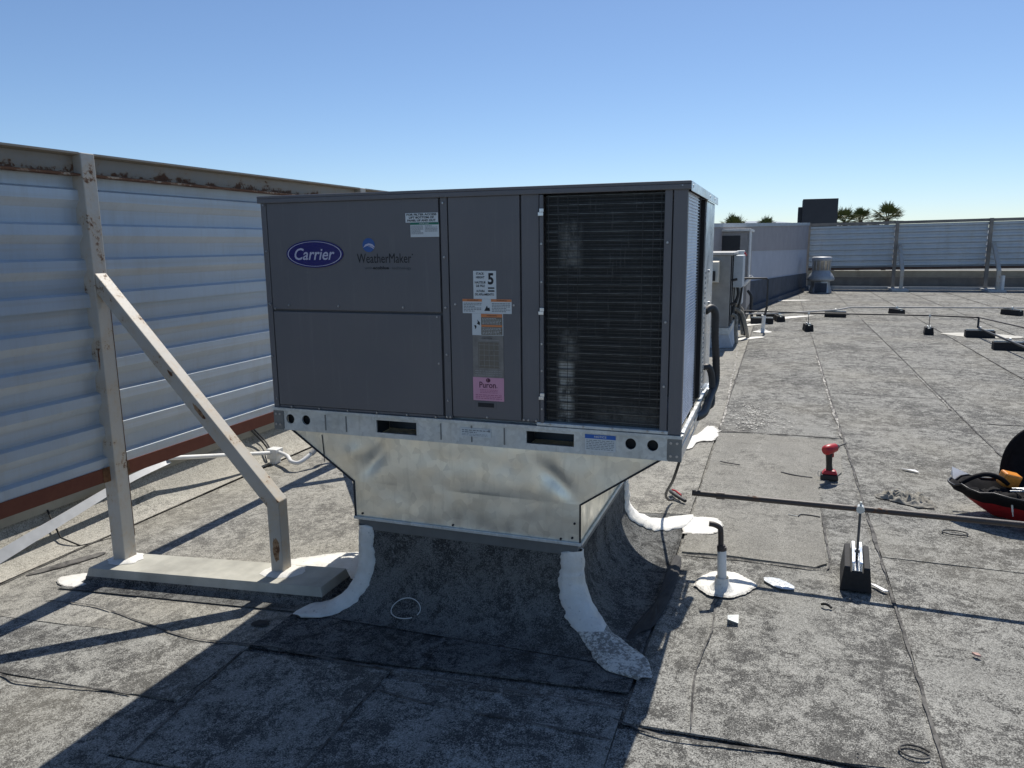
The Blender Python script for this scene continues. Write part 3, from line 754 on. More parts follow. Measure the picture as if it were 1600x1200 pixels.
m = MB(); m.add([(BL[0], .012, ZB), (BL[0], YB, ZB), (BL[0], YB, ZF), (BL[0], .012, ZF)], [(3, 2, 1, 0)]); m.build('side_collar', M_DUCT, ad)
m = MB(); m.add([(BL[0], YB, ZF), (BR[0], YB, ZF), (1.812, YT, .748), (.080, YT, .748)], [(0, 1, 2, 3)]); m.add([(BL[0], YB, ZB), (BR[0], YB, ZB), (BR[0], YB, ZF), (BL[0], YB, ZF)], [(0, 1, 2, 3)]); m.build('back_sheet', M_DUCT, ad)
m = MB(); m.box((.085, .022, .735), (1.805, 1.15, .7485)); m.build('top_flange', M_DUCT, ad)
m = MB()  # folded corner hems and drip edge
for P_ in ([(.080, .010, .748), (BL[0], .010, ZF), (BL[0], .010, ZB)], [(1.812, .010, .748), (BR[0], .010, ZF), (BR[0], .010, ZB)]):
    m = MB(); m.tube(P_, .0045, 6); m.build('corner_hem', M_UNITD, ad)
m = MB(); m.box((BL[0]-.006, .000, ZB-.008), (BR[0]+.006, .0105, ZB+.006)); m.box((BR[0]+.0015, .012, ZB-.008), (BR[0]+.010, YB, ZB+.006)); m.build('drip_edge', M_GALV, ad, .002)
m = MB(); m.tube([(.243, .010, .735), (.246, .010, .68), (.249, .0105, .605)], .0018, 5); m.build('scored_line', M_UNITD, ad)
m = MB()
for (x, z) in ((.44, .372), (.9, .368), (1.45, .375), (1.46, .44), (1.40, .365)): m.tube([(x, .006, z), (x, .014, z)], .005, 8)
m.build('screws', M_UNITD, ad, kind='stuff')
m = MB()
r9 = random.Random(9)
for (x, z) in ((.78, .55), (.86, .4)):
    pts = [(x+.05*k, 0, z+.012*nz(k, x, 0, 1.5)) for k in range(9)]
    for i in range(8):
        def Y(z_): return (.15 if z_ < ZF else .15-(z_-ZF)/(.748-ZF)*.128)-.012
        m.tube([(pts[i][0], Y(pts[i][2]), pts[i][2]), (pts[i+1][0], Y(pts[i+1][2]), pts[i+1][2])], .0009, 4)
#m.build('scratches', M_UNITD, ad)

# ================================================================== ROOFTOP UNIT
U = thing('rooftop_unit', (0, 0, .75), 'large near grey packaged air conditioner with blue oval badge on galvanised base rail', 'air conditioner')
L_, W_ = 1.889, 1.187
def part(name, m, mat, bevel=0, label=None, kind=None, parent=None): return m.build(name, mat, parent or U, bevel, label, kind)
# base rail with holes
def holed(m, x0, x1, z0, z1, y, holes, dep=.003):
    """plate in the xz plane; holes: (cx, cz, rx, rz, round?)"""
    xs = x0
    for (cx, cz, rx, rz_, rd) in holes:
        a, b = cx-rx-.012, cx+rx+.012
        m.quadxz(xs, a, z0, z1, y); N = 24
        hp = []; op = []
        for i in range(N):
            t = 2*pi*(i+.5)/N; c_, s_ = cos(t), sin(t)
            if rd: hp.append((cx+rx*c_, cz+rz_*s_))
            else:
                k = min(1/max(abs(c_), 1e-6), 1/max(abs(s_), 1e-6)); hp.append((cx+rx*max(-1, min(1, c_*k)), cz+rz_*max(-1, min(1, s_*k))))
            k = min(1/max(abs(c_), 1e-6), 1/max(abs(s_), 1e-6))
            px, pz = c_*k, s_*k
            op.append((cx+px*(rx+.012), (cz+(z1-cz)*pz) if pz > 0 else cz+(cz-z0)*pz))
        # exact corners
        for i in range(N):
            t = 2*pi*(i+.5)/N
            if abs(abs(cos(t))-abs(sin(t))) < .2:
                op[i] = (a if cos(t) < 0 else b, z1 if sin(t) > 0 else z0)
                if not rd: hp[i] = (cx+(-rx if cos(t) < 0 else rx), cz+(rz_ if sin(t) > 0 else -rz_))
        m.add([(p[0], y, p[1]) for p in op]+[(p[0], y, p[1]) for p in hp]+[(p[0], y+dep*3, p[1]) for p in hp],
              [(i, (i+1) % N, N+(i+1) % N, N+i) for i in range(N)]+[(N+i, N+(i+1) % N, 2*N+(i+1) % N, 2*N+i) for i in range(N)], False)
        xs = b
    m.quadxz(xs, x1, z0, z1, y)
holes = [(.083, .803, .022, .023, 1), (.170, .803, .022, .023, 1), (.641, .800, .10, .029, 0), (1.356, .803, .103, .027, 0), (1.693, .808, .022, .023, 1), (1.781, .808, .022, .023, 1)]
m = MB(); holed(m, -.004, L_+.004, .752, .842, -.002, holes); 
m.box((-.004, -.002, .749), (L_+.004, .03, .7519)); m.box((-.006, -.012, .843), (L_+.006, .02, .856))
part('base_rail', m, M_GALV, 0)
m = MB()
holed(m, -.004, L_+.004, .752, .842, W_+.002, holes); part('base_rail', m, M_GALV)
m = MB(); m.box((L_-.001, .002, .752), (L_+.0035, .30, .842)); m.box((L_-.001, .30, .818), (L_+.0035, .50, .842)); m.box((L_-.001, .30, .752), (L_+.0035, .50, .764)); m.box((L_-.001, .50, .752), (L_+.0035, .78, .842)); m.box((L_-.001, .78, .82), (L_+.0035, .98, .842)); m.box((L_-.001, .78, .752), (L_+.0035, .98, .764)); m.box((L_-.001, .98, .752), (L_+.0035, W_, .842))
m.box((L_-.005, .0, .8435), (L_+.010, W_, .858)); m.box((L_+.0045, .02, .80), (L_+.0065, W_-.03, .812)); part('side_rail', m, M_GALVB, .001)
m = MB(); m.box((-.0035, .002, .752), (.001, W_, .842)); m.box((-.01, 0, .8435), (.005, W_, .856)); part('side_rail', m, M_GALV)
m = MB()
for x in (.275, .385, .86, 1.155, 1.005): m.box((x-.0025, -.005, .762), (x+.0025, -.0018, .835))
m.box((.045, -.0045, .755), (.049, -.0018, .838)); m.box((1.838, -.0045, .755), (1.842, -.0018, .838))
m.box((-.006, -.006, .7495), (.045, -.0025, .842)); m.box((1.842, -.006, .7495), (L_+.006, -.0025, .842))
part('rail_rib', m, simple('rail crease', (.20, .21, .21), .5, .5), kind='stuff')
m = MB(); m.box((.02, .03, .843), (L_-.02, W_-.02, .862)); part('base_pan', m, M_GALV)
for xa_, xb_ in ((.05, .21), (1.66, 1.82)):
    m = MB(); m.box((xa_, .03, .753), (xb_, .05, .842)); part('hole_shade', m, M_UNITD)  # added near-black box, stands in for the shade inside the round holes
for xa_, xb_ in ((.53, .75), (1.245, 1.465)):
    m = MB(); m.box((xa_, .14, .760), (xb_-.03, .15, .8415)); m.box((xa_-.004, .01, .755), (xa_-.001, .139, .8415)); m.box((xa_, .01, .838), (xb_, .139, .8415)); part('fork_pocket', m, simple('shaded pocket steel', (.09, .095, .10), .4, .6))  # pocket steel coloured dark to stand in for shade inside the slot
# cabinet core, inside coil void
m = MB(); m.box((.012, .014, .862), (1.2985, W_-.01, 1.79)); part('cabinet_core', m, M_UNIT); m = MB(); m.box((1.2995, .72, .862), (L_-.012, W_-.01, 1.79)); part('fan_bulkhead', m, M_UNITD)
m = MB(); m.box((.0, .012, .858), (.0115, W_, 1.80)); part('end_panel', m, M_UNIT, .002)
# front panels
def fp(name, x0, x1, z0, z1, y=0., th=.012, b=.003, label=None, mat=None):
    m = MB(); m.box((x0, y, z0), (x1, y+th, z1)); return part(name, m, mat or M_UNIT, b, label)
fp('corner_post', -.002, .026, .858, 1.797, -.003)
fp('filter_panel', .030, .877, 1.318, 1.793, -.004, label='upper left panel carrying the badge and logo')
fp('blower_panel', .033, .875, .872, 1.309, -.007, label='lower left plain panel')
fp('bottom_strip', .030, .880, .858, .870, -.001)
fp('mullion', .884, .916, .858, 1.797, -.003)
cp = fp('control_panel', .921, 1.232, .872, 1.793, -.006, label='narrow middle panel covered in labels')
fp('filler_panel', 1.238, 1.313, .872, 1.795, -.004)
fp('coil_frame', 1.316, 1.332, .868, 1.79, -.010)
fp('coil_frame', 1.805, 1.834, .868, 1.797, -.004); fp('corner_post', 1.838, L_+.001, .858, 1.797, -.006, .03)
fp('coil_sill', 1.30, 1.84, .858, .872, -.010, .06, mat=M_GALV)
# top cover with drooped lip
m = MB(); m.box((-.012, -.014, 1.812), (L_+.012, W_+.012, 1.824)); m.box((-.012, -.014, 1.792), (L_+.012, -.0075, 1.812)); m.box((L_+.006, -.0075, 1.792), (L_+.012, W_+.012, 1.812)); m.box((-.012, -.0075, 1.792), (-.006, W_+.012, 1.812))
part('top_cover', m, M_UNIT, .003)
m = MB(); m.box((L_+.0125, -.012, 1.786), (L_+.0155, W_+.01, 1.822)); part('drip_lip', m, M_GALVB, .001)
# condenser coil front: fin block, guard wires
m = MB(); m.box((1.333, .030, .874), (1.804, .05, 1.79)); coilf = part('condenser_coil', m, M_COIL)
m = MB(); k = 0; z = .885
while z < 1.787:
    m.box((1.334, .022, z), (1.803, .0295, z+.0035)); z += .0345
part('coil_tube', m, simple('coil tube edge', (.095, .10, .10), .4, .5, .6, 18), kind='stuff', parent=coilf)
m = MB(); z = .880
while z < 1.787: m.box((1.334, .0195, z), (1.803, .0215, z+.0016)); z += .0115
for x in (1.345, 1.385, 1.425, 1.465, 1.72, 1.76, 1.79): m.box((x, .0175, .876), (x+.0015, .0193, 1.789))
part('wire_guard', m, simple('guard wire', (.05, .05, .052), .4, .3, .5, 20), kind='stuff', parent=coilf)
m = MB()
for zc in (1.725, 1.335, .985):
    m = MB(); m.box((1.312, -.016, zc-.016), (1.334, -.0105, zc-.0022)); m.box((1.318, -.017, zc-.002), (1.336, -.0105, zc+.012))
    part('guard_clip', m, M_GALVB, .001)
# right side coil with pale fins
m = MB(); m.box((L_-.022, .032, .875), (L_-.010, .47, 1.79)); cs = part('side_coil', m, M_COILS)
m = MB(); z = .885
while z < 1.786: m.box((L_-.0095, .033, z), (L_-.004, .469, z+.004)); z += .0125
part('side_guard', m, simple('side guard wire', (.70, .74, .80), .4, .2, .2, 10), kind='stuff', parent=cs)
m = MB(); m.box((L_-.0115, .47, .87), (L_-.001, .485, 1.79)); m.box((L_-.03, .70, .87), (L_-.002, .72, 1.79)); part('side_frame', m, M_UNITD)
# perforated galvanised corner panel
m = MB(); m.box((L_-.011, .745, 1.46), (L_+.001, W_, 1.79)); 
z = .862
m.box((L_-.011, .745, .862), (L_+.001, .775, 1.4595)); m.box((L_-.011, .835, .862), (L_+.001, W_, 1.4595))
while z < 1.455:
    m.box((L_-.011, .7755, z), (L_+.001, .8345, z+.012)); z += .024
part('louvered_panel', m, M_GALVB, 0, 'galvanised end panel with a column of small slots')
m = MB(); m.box((.02, W_-.004, .862), (L_-.02, W_, 1.79)); part('back_panel', m, M_UNIT)
m = MB(); m.box((L_-.004, .02, .8585), (L_+.012, .9, .8665)); m.box((L_+.0125, .95, .80), (L_+.03, 1.10, .87)); part('side_bracket', m, M_GALVB, .002)
# screws
m = MB()
sp = [(.016, 1.785), (.016, 1.58), (.016, 1.345), (.010, 1.10), (.046, 1.322), (.02, .90), (.02, 1.34)]
sp += [(x, .864) for x in (.10, .25, .40, .55, .70, .84)]
sp += [(x, 1.338) for x in (.12, .38, .70)] + [(.86, 1.30), (.862, 1.10)]
sp += [(.90, z) for z in (1.77, 1.55, 1.34, 1.14, .94)]+[(.893, .868), (.91, .868), (.90, 1.805), (.915, 1.805), (1.245, 1.807), (1.27, 1.807), (1.16, 1.807), (1.87, 1.807)]
sp += [(.945, 1.355), (1.205, 1.355), (1.08, .878), (1.245, .878), (1.265, .878), (1.30, .878)]+[(1.325, z) for z in (1.6, 1.45, 1.2, 1.09, .93)]
sp += [(1.82, z) for z in (1.6, 1.3, 1.05)] + [(1.36, .867), (1.5, .867), (1.62, .867), (1.76, .867), (1.82, .867)]
for x, z in sp:
    m.tube([(x, -.0095 if x < 1.3 else -.013, z), (x, .0, z)], .0045, 8)
    m.tube([(x, -.0125 if x < 1.3 else -.0155, z), (x, -.009, z)], .0028, 6)
for x, z in ((1.853, .825), (1.877, .825), (1.853, .772), (1.877, .772), (.008, .775), (.03, .775), (.008, .825), (.03, .825)):
    m.tube([(x, -.010, z), (x, -.005, z)], .0055, 8)
for y in (.03, .75, 1.0): m.tube([(L_+.017, y, 1.805), (L_+.011, y, 1.805)], .006, 8)
for y, z in ((.93, 1.46), (1.0, 1.3)): m.tube([(L_+.008, y, z), (L_-.0, y, z)], .007, 8)
part('screws', m, M_SCREW, kind='stuff')
# recessed handle
m = MB(); m.box((1.030, -.0075, .917), (1.122, -.0055, .945)); h_ = part('pull_handle', m, M_UNIT, .001, parent=cp); m = MB(); m.box((1.040, -.0088, .922), (1.112, -.0076, .940)); part('grip_recess', m, M_UNITD, parent=cp)
# oval badge: white outlined navy ellipse with the maker's script
fpn = [o for o in U.children if o.name.startswith('filter_panel')][0]
m = MB(); m.mat(M_NAVY); m.ellipse(.271, 1.567, .146, .060, -.0085, 48)
m.add([(.271+.146*cos(2*pi*i/48), yy, 1.567+.060*sin(2*pi*i/48)) for yy in (-.0085, -.004) for i in range(48)], [(i, 48+i, 48+(i+1) % 48, (i+1) % 48) for i in range(48)], False)
m.mat(M_BADGEW); m.ellipse(.271, 1.567, .139, .0545, -.0092, 48, .965)
m.text('Carrier', .168, 1.541, .207, .052, -.0092, .28, .012)
part('brand_badge', m, None, parent=fpn, label='navy oval badge with silver script')
m = MB(); m.mat(M_GLOBE); m.ellipse(.544, 1.603, .030, .030, -.0052, 32)
m.mat(M_BADGEW)
m.add([(.517, -.0060, 1.592), (.530, -.0060, 1.598), (.545, -.0060, 1.602), (.560, -.0060, 1.599), (.572, -.0060, 1.591), (.573, -.0060, 1.597), (.562, -.0060, 1.607), (.545, -.0060, 1.611), (.529, -.0060, 1.606)], [tuple(range(9))], False)
m.add([(.540, -.0060, 1.597), (.556, -.0060, 1.594), (.569, -.0060, 1.586), (.570, -.0060, 1.589), (.558, -.0060, 1.598)], [tuple(range(5))], False)
m.mat(M_TXT); m.text('WeatherMaker', .484, 1.527, .262, .040, -.0052, 0, 0); m.ellipse(.752, 1.562, .003, .003, -.0052, 10)
m.mat(flat('print faded', (.075, .078, .085), .6))
m.text('with', .520, 1.500, .036, .012, -.0052); m.text('technology', .652, 1.496, .092, .016, -.0052)
m.mat(M_TXT); m.text('ecoblue', .560, 1.5, .078, .013, -.0052, 0, .03)
part('brand_print', m, None, parent=fpn, label='dark product lettering under a small blue globe')
m = MB(); m.mat(M_LBL); m.plate(.726, .876, 1.694, 1.733, -.0062); m.plate(.748, .879, 1.634, 1.6935, -.0064); m.mat(M_TXT)
m.text('FOR FILTER ACCESS', .732, 1.722, .138, .0085, -.0072, 0, .03); m.text('LIFT BOTTOM OF', .743, 1.710, .115, .0085, -.0072, 0, .03); m.text('PANEL UP AND OUT', .735, 1.698, .130, .0085, -.0072, 0, .03)
m.mat(M_GRN); m.quadxz(.748, .879, 1.6845, 1.6935, -.0071); m.mat(M_LBL); m.text('IMPORTANT', .79, 1.6862, .045, .0055, -.0074)
m.mat(M_MICRO); m.micro(.752, .808, 1.645, 1.682, 8, -.0071); m.micro(.815, .872, 1.655, 1.682, 5, -.0071)
part('access_label', m, None, parent=fpn)
# stack height label
y = -.0082
m = MB(); m.mat(M_LBL); m.plate(1.029, 1.130, 1.379, 1.494, y); m.mat(M_TXT)
for s_, x, z, w__ in (('STACK', 1.042, 1.478, .035), ('HEIGHT', 1.042, 1.463, .037), ('HAUTEUR', 1.036, 1.442, .048), ('DE PILE', 1.042, 1.428, .038), ('ALTURA', 1.042, 1.407, .038), ('DE APILAMIENTO', 1.036, 1.393, .084)):
    m.text(s_, x, z, w__, .0095, y-.0008, 0, .02)
m.text('5', 1.094, 1.438, .025, .047, y-.0008, 0, .035); m.quadxz(1.094, 1.122, 1.421, 1.427, y-.0008); m.quadxz(1.094, 1.122, 1.409, 1.415, y-.0008)
part('stack_height_label', m, None, parent=cp)
m = MB(); m.mat(M_LBL); m.plate(.979, 1.196, 1.319, 1.3785, y); m.mat(M_ORG); m.quadxz(.979, 1.066, 1.368, 1.3785, y-.0008); m.quadxz(1.106, 1.196, 1.368, 1.3785, y-.0008)
m.mat(M_TXT); m.text('WARNING', 1.0, 1.3705, .05, .006, y-.0012); m.text('WARNING', 1.13, 1.3705, .045, .006, y-.0012)
m.add([(1.076, y-.0008, 1.330), (1.088, y-.0008, 1.352), (1.092, y-.0008, 1.342), (1.099, y-.0008, 1.344), (1.102, y-.0008, 1.330)], [(0, 1, 2, 3, 4)], False)
m.mat(M_MICRO); m.micro(.984, 1.064, 1.325, 1.364, 6, y-.0008); m.micro(1.110, 1.190, 1.325, 1.364, 6, y-.0008)
part('warning_label', m, None, parent=cp)
m = MB(); m.mat(M_LBL); m.plate(1.020, 1.158, 1.228, 1.3185, y); m.mat(M_TAN); m.quadxz(1.061, 1.155, 1.230, 1.3175, y-.0008)
m.mat(M_ORG); m.quadxz(1.061, 1.155, 1.304, 1.3175, y-.0011); m.quadxz(1.062, 1.154, 1.264, 1.272, y-.0011); m.mat(M_LBL); m.micro(1.066, 1.150, 1.274, 1.302, 5, y-.0012, fill=.28); m.micro(1.066, 1.150, 1.232, 1.262, 5, y-.0012, fill=.28)
m.mat(M_TXT); m.text('WARNING', 1.086, 1.3075, .045, .0065, y-.0014)
m.add([(1.028, y-.0008, 1.268), (1.038, y-.0008, 1.270), (1.040, y-.0008, 1.262), (1.034, y-.0008, 1.252), (1.033, y-.0008, 1.262)], [tuple(range(5))], False)
m.add([(1.042, y-.0008, 1.276), (1.050, y-.0008, 1.288), (1.056, y-.0008, 1.280), (1.054, y-.0008, 1.270)], [tuple(range(4))], False); m.tube([(1.044, y-.001, 1.292), (1.054, y-.001, 1.270)], .001, 4)
part('hazard_label', m, None, parent=cp)
m = MB(); m.mat(M_CLR); m.plate(1.021, 1.158, 1.050, 1.2275, y); m.mat(M_TAN); m.quadxz(1.046, 1.140, 1.090, 1.200, y-.0008)
m.mat(flat('film print', (.30, .30, .29))); m.micro(1.03, 1.15, 1.055, 1.082, 3, y-.0009, fill=.3); m.quadxz(1.05, 1.14, 1.2075, 1.2095, y-.0009)
for k in range(5): m.quadxz(1.05+k*.022, 1.051+k*.022, 1.093, 1.197, y-.0009); m.quadxz(1.048, 1.138, 1.1+k*.022, 1.101+k*.022, y-.0009)
m.mat(M_TXT); m.text('CAUTION', 1.062, 1.213, .045, .006, y-.001)
m.mat(flat('film print dark', (.09, .09, .09)))
for k in range(8): m.quadxz(1.055+k*.010, 1.0565+k*.010, 1.10+k*.010, 1.112+k*.010, y-.001)
part('faded_chart_label', m, None, parent=cp)
m = MB(); m.mat(M_PINK); m.plate(1.019, 1.158, .950, 1.0495, y); m.mat(M_PURP); m.text('Puron', 1.048, 1.005, .074, .026, y-.0008, 0, .012); m.ellipse(1.127, 1.009, .002, .002, y-.0008, 8)
m.ellipse(1.088, 1.038, .010, .009, y-.0008, 20, .55); m.add([(1.083, y-.0009, 1.037), (1.09, y-.0009, 1.045), (1.096, y-.0009, 1.04), (1.09, y-.0009, 1.032)], [(0, 1, 2, 3)], False)
m.mat(flat('pink print', (.36, .08, .16))); m.micro(1.03, 1.148, .956, .978, 3, y-.0008, fill=.3); m.micro(1.05, 1.13, .982, 1.0, 3, y-.0008, fill=.3)
part('refrigerant_label', m, None, parent=cp, label='pink refrigerant label')
br = [o for o in U.children if o.name.startswith('base_rail')][0]
m = MB(); m.mat(M_LBL); m.plate(1.506, 1.633, .767, .836, -.0042); m.mat(M_BLU); m.quadxz(1.506, 1.633, .819, .836, -.0050); m.mat(M_LBL); m.text('NOTICE', 1.545, .823, .05, .009, -.0053, 0, .02)
m.mat(M_MICRO); m.micro(1.512, 1.627, .772, .815, 6, -.0050, fill=.35); part('notice_label', m, None, parent=br, label='white label with blue NOTICE heading')
m = MB(); m.mat(M_LBL); m.plate(.955, 1.095, .788, .824, -.0060); m.mat(M_MICRO); m.micro(.962, 1.085, .803, .820, 2, -.0068, fill=.5); m.micro(.962, 1.08, .791, .802, 2, -.0068, fill=.3); m.quadxz(1.082, 1.092, .812, .821, -.0069)
part('serial_label', m, None, parent=br)
# flexible conduits on the far right side
def flex(pts, r, name, label, loc):
    P = smoothpath(pts, 14); m = MB(); m.tube(P, [r*(1+.10*(i % 2)) for i in range(len(P))], 10); o = m.build(name, M_RUBR, None, loc=loc); tag(o, label, 'conduit'); return o
flex([(1.885, .90, 1.265), (1.91, .93, 1.28), (1.93, .95, 1.25), (1.932, .96, 1.14), (1.94, .99, 1.0), (1.942, .98, .90), (1.925, .86, .84), (1.915, .70, .80), (1.885, .60, .795)], .018, 'flexible_conduit', 'black flexible conduit arching down from the slotted end panel', (1.95, 1, .9))
flex([(1.885, .90, .985), (1.91, .91, .985), (1.925, .93, .94), (1.93, .93, .86), (1.93, .90, .80), (1.90, .86, .79)], .016, 'flexible_conduit', 'shorter black flexible conduit leaving the end panel lower down', (1.93, 1, .8))
m = MB(); m.tube(smoothpath([(1.80, 1.1, .74), (1.80, 1.05, .60), (1.73, 1.15, .33), (1.66, 1.35, .16), (1.64, 1.62, .03), (1.655, 1.72, .0)]), .008, 8)
o = m.build('black_cable', M_RUBR, None, loc=(1.75, 1.2, .4)); tag(o, 'thin black cable dropping from under the unit to the roof', 'cable')
m = MB(); m.mat(M_RUBR).tube(smoothpath([(1.62, 1.86, .005), (1.645, 1.80, .012), (1.69, 1.745, .008), (1.735, 1.70, .004)]), [.011]*8*3+[.011], 8); m.mat(M_RED).tube([(1.63, 1.875, .012), (1.66, 1.82, .024), (1.70, 1.765, .018)], .006, 6)
o = m.build('cable_connector', None, None, loc=(1.68, 1.8, 0)); tag(o, 'black and red cable end lying on the roof beside the curb', 'cable')

# wire ring on the flashing
m = MB(); pts = []
for i in range(33):
    a = radians(-25)+radians(335)*i/32; q = .072
    x = .695+q*cos(a); yv = -.075+q*.55*sin(a); t = .0
    # find height on the front flare for this y
    lo, hi = .35, 1.
    for _ in range(20):
        mid = (lo+hi)/2
        if CY0-.22*prof_t(mid)[0] > yv: lo = mid
        else: hi = mid
    zb = rz(x)+.01; z = zb+(ZT-zb)*prof_t(lo)[1]
    pts.append((x, yv-.006, z+.014))
m.tube(pts, .0022, 6)
o = m.build('wire_ring', M_WIRE, None, loc=(.69, -.01, 0)); tag(o, 'open ring of pale wire lying on the front of the curb flashing', 'wire')

# ================================================================== PIPES AND SUPPORT BLOCKS
def make_block(kind, L=.30, w=.135, h=.115, rod=.25, white=True):
    root = thing('pipe_support', (0, 0, 0), 'x', 'pipe support', 'black rubber pipe support blocks on the roof')
    m = MB(); t = w*.5; m.prism([(-t, 0), (t, 0), (t*.80, h), (.028, h), (.028, h-.02), (-.028, h-.02), (-.028, h), (-t*.80, h)], (-L/2, L/2)); m.build('rubber_block', M_RUB, root, .004)
    m = MB(); m.box((-.022, -L/2+.01, h-.019), (.022, L/2-.01, h-.016)); m.box((-.022, -L/2+.01, h-.016), (-.018, L/2-.01, h+.016)); m.box((.018, -L/2+.01, h-.016), (.022, L/2-.01, h+.016)); m.box((-.022, -L/2+.01, h+.016), (-.010, L/2-.01, h+.019)); m.box((.010, -L/2+.01, h+.016), (.022, L/2-.01, h+.019)); m.build('strut_channel', M_GALVB if white else M_GALV, root)
    if rod:
        m = MB(); m.tube([(0, 0, h-.016), (0, 0, h+rod)], .006, 8); m.tube([(0, 0, h+.019), (0, 0, h+.03)], .013, 6); m.build('threaded_rod', M_ROD, root)
        m = MB(); m.tube([(0, -.016, h+rod+.002), (0, .016, h+rod+.002)], .0185, 12); m.tube([(0, 0, h+rod+.02), (0, 0, h+rod+.036)], .006, 6); m.build('pipe_clamp', M_GALV, root)
    else:
        m = MB(); m.tube([(0, -.013, h+.036), (0, .013, h+.036)], .026, 12); m.build('pipe_clamp', M_GALV, root)
    return root
near = make_block('near', .30, .135, .115, .232); near.location = (2.635, .80, .0125); near.rotation_euler.z = radians(-4)
near['label'] = 'nearest black rubber pipe support with white channel and tall threaded rod'
tall = make_block('tall', .30, .15, .115, .19, False); low = make_block('low', .42, .17, .11, 0, False)
first = {'t': True, 'l': True}
def put(kind, x, y, rot, label, sc=1.):
    src = tall if kind == 't' else low
    o = src if first[kind] else copy_tree(src); first[kind] = False
    o.location = (x, y, rz(x)+.0125); o.rotation_euler.z = radians(rot); o.scale = (sc,)*3; o['label'] = label; return o
put('t', 2.745, 11.66, 8, 'black pipe support with tall rod under the left half of the long black pipe')
put('t', 4.675, 11.62, -6, 'black pipe support with tall rod beside the cream paint patch')
put('l', 1.93, 12.75, 86, 'front black block of the crossed pair at the foot of the pipe riser')
put('l', 2.0, 13.75, 92, 'rear black block of the crossed pair behind the pipe riser')
put('l', 2.25, 13.35, 10, 'small black block seen end on just right of the pipe riser')
put('l', 3.37, 14.45, 84, 'long black block under the pale pipe, seen side on')
put('l', 4.66, 15.4, 20, 'black block seen end on, middle one under the pale pipe')
put('l', 6.9, 15.7, 35, 'black block under the pale pipe at the right edge of the roof view')
put('l', 5.37, 11.3, 90, 'black block standing on the cream paint patch under the pipe elbow')
put('l', 5.42, 9.75, 88, 'lowest black block on the right under the descending pipe')
def pipe(name, pts, r, mat, label, loc, couplings=()):
    m = MB(); m.tube(pts, r, 12); 
    for c in couplings: m.tube(c, r*1.35, 12)
    o = m.build(name, mat, None, loc=loc); return tag(o, label, 'pipe')
pipe('condensate_pipe', [(1.862, .80, .362), (3.0, .80, .3605), (4.6, .80, .358), (7.2, .80, .354)], .0145, M_PIPE, 'dark iron pipe crossing the right foreground above the tool bag shadow', (2.5, .8, .36), ([(2.02, .80, .3617), (1.98, .80, .3617)],))
pipe('gas_pipe', [(1.58, 11.9, .325), (2.745, 11.66, .325), (4.675, 11.62, .325), (5.36, 11.42, .325)], .014, M_RUBR, 'long thin black pipe on tall rods across the middle of the roof', (3, 11.7, .3), ([(5.33, 11.43, .325), (5.37, 11.42, .325)],))
pipe('gas_pipe', [(5.36, 11.41, .325), (5.36, 11.41, .16), (5.36, 11.3, .155), (5.38, 9.75, .155), (5.42, 7.5, .155), (5.46, 3.0, .155)], .016, M_RUBR, 'black pipe dropping from the elbow onto the right blocks', (5.4, 10, .2))
pipe('gas_pipe', [(5.36, 11.39, .325), (5.62, 9.7, .33), (6.0, 7.0, .33), (6.5, 3.2, .33)], .011, M_PIPE, 'thin dark pipe slanting from the elbow toward the right edge', (5.8, 9, .3))
pipe('water_pipe', [(1.55, 13.1, .155), (2.25, 13.4, .155), (3.37, 14.45, .155), (3.7, 15.2, .155), (4.66, 15.45, .155), (6.9, 15.75, .155), (13, 16.6, .155)], .016, M_PIPEG, 'pale pipe running low across the far part of the roof', (4, 15, .1))
pipe('gas_riser', [(1.59, 11.3, .955), (2.0, 11.3, .955), (2.03, 11.3, .93), (2.03, 11.3, .46)], .017, M_RUBR, 'black pipe loop reaching out from the far unit', (1.9, 11.3, .9))
m = MB(); m.tube([(2.03, 11.3, .50), (2.00, 11.3, .26)], .022, 10); m.mat(M_WHT)
m = MB(); m.mat(M_WHT).tube([(1.99, 11.3, .30), (1.975, 11.3, 0)], .032, 12); m.mat(M_RUBR).tube([(2.03, 11.3, .46), (1.99, 11.3, .24)], .020, 10); m.mat(M_MAST).lathe([(.16, .008), (.10, .02), (.035, .06), (.033, .1)], (1.975, 11.3, 0), 20)
o = m.build('vent_pipe', None, None, loc=(1.98, 11.3, 0)); tag(o, 'white based pipe stub with black upper part near the far unit', 'pipe')

# near vent pipe with elbow
vp = thing('vent_pipe', (2.04, .485, .0), 'white painted stub pipe with black elbow on white mastic near the unit', 'pipe')
m = MB(); m.tube([(2.043, .485, .0), (2.035, .485, .205)], [.0215, .0205], 14); m.build('white_pipe', M_WHT, vp)
m = MB(); m.tube([(2.035, .485, .205), (2.034, .485, .222)], .0215, 12); m.tube([(2.034, .485, .20), (2.03, .485, .23)], [.020, .019], 12); m.tube(smoothpath([(2.03, .485, .22), (2.027, .485, .285), (2.022, .484, .312), (1.998, .480, .326), (1.975, .476, .330)], 5), .0125, 12)
m.build('black_elbow', M_PIPE, vp)
blob('mastic_pad', [(1.915, .50), (1.93, .60), (1.99, .68), (2.08, .695), (2.15, .645), (2.195, .57), (2.14, .46), (2.08, .41), (1.99, .41)], M_MAST, .009, roof, 'white mastic pad round the near vent pipe', 21, .02)
m = MB(); m.lathe([(.075, .018), (.05, .026), (.034, .045), (.029, .075)], (2.041, .485, 0), 24); m.build('mastic_collar', M_MAST, vp)

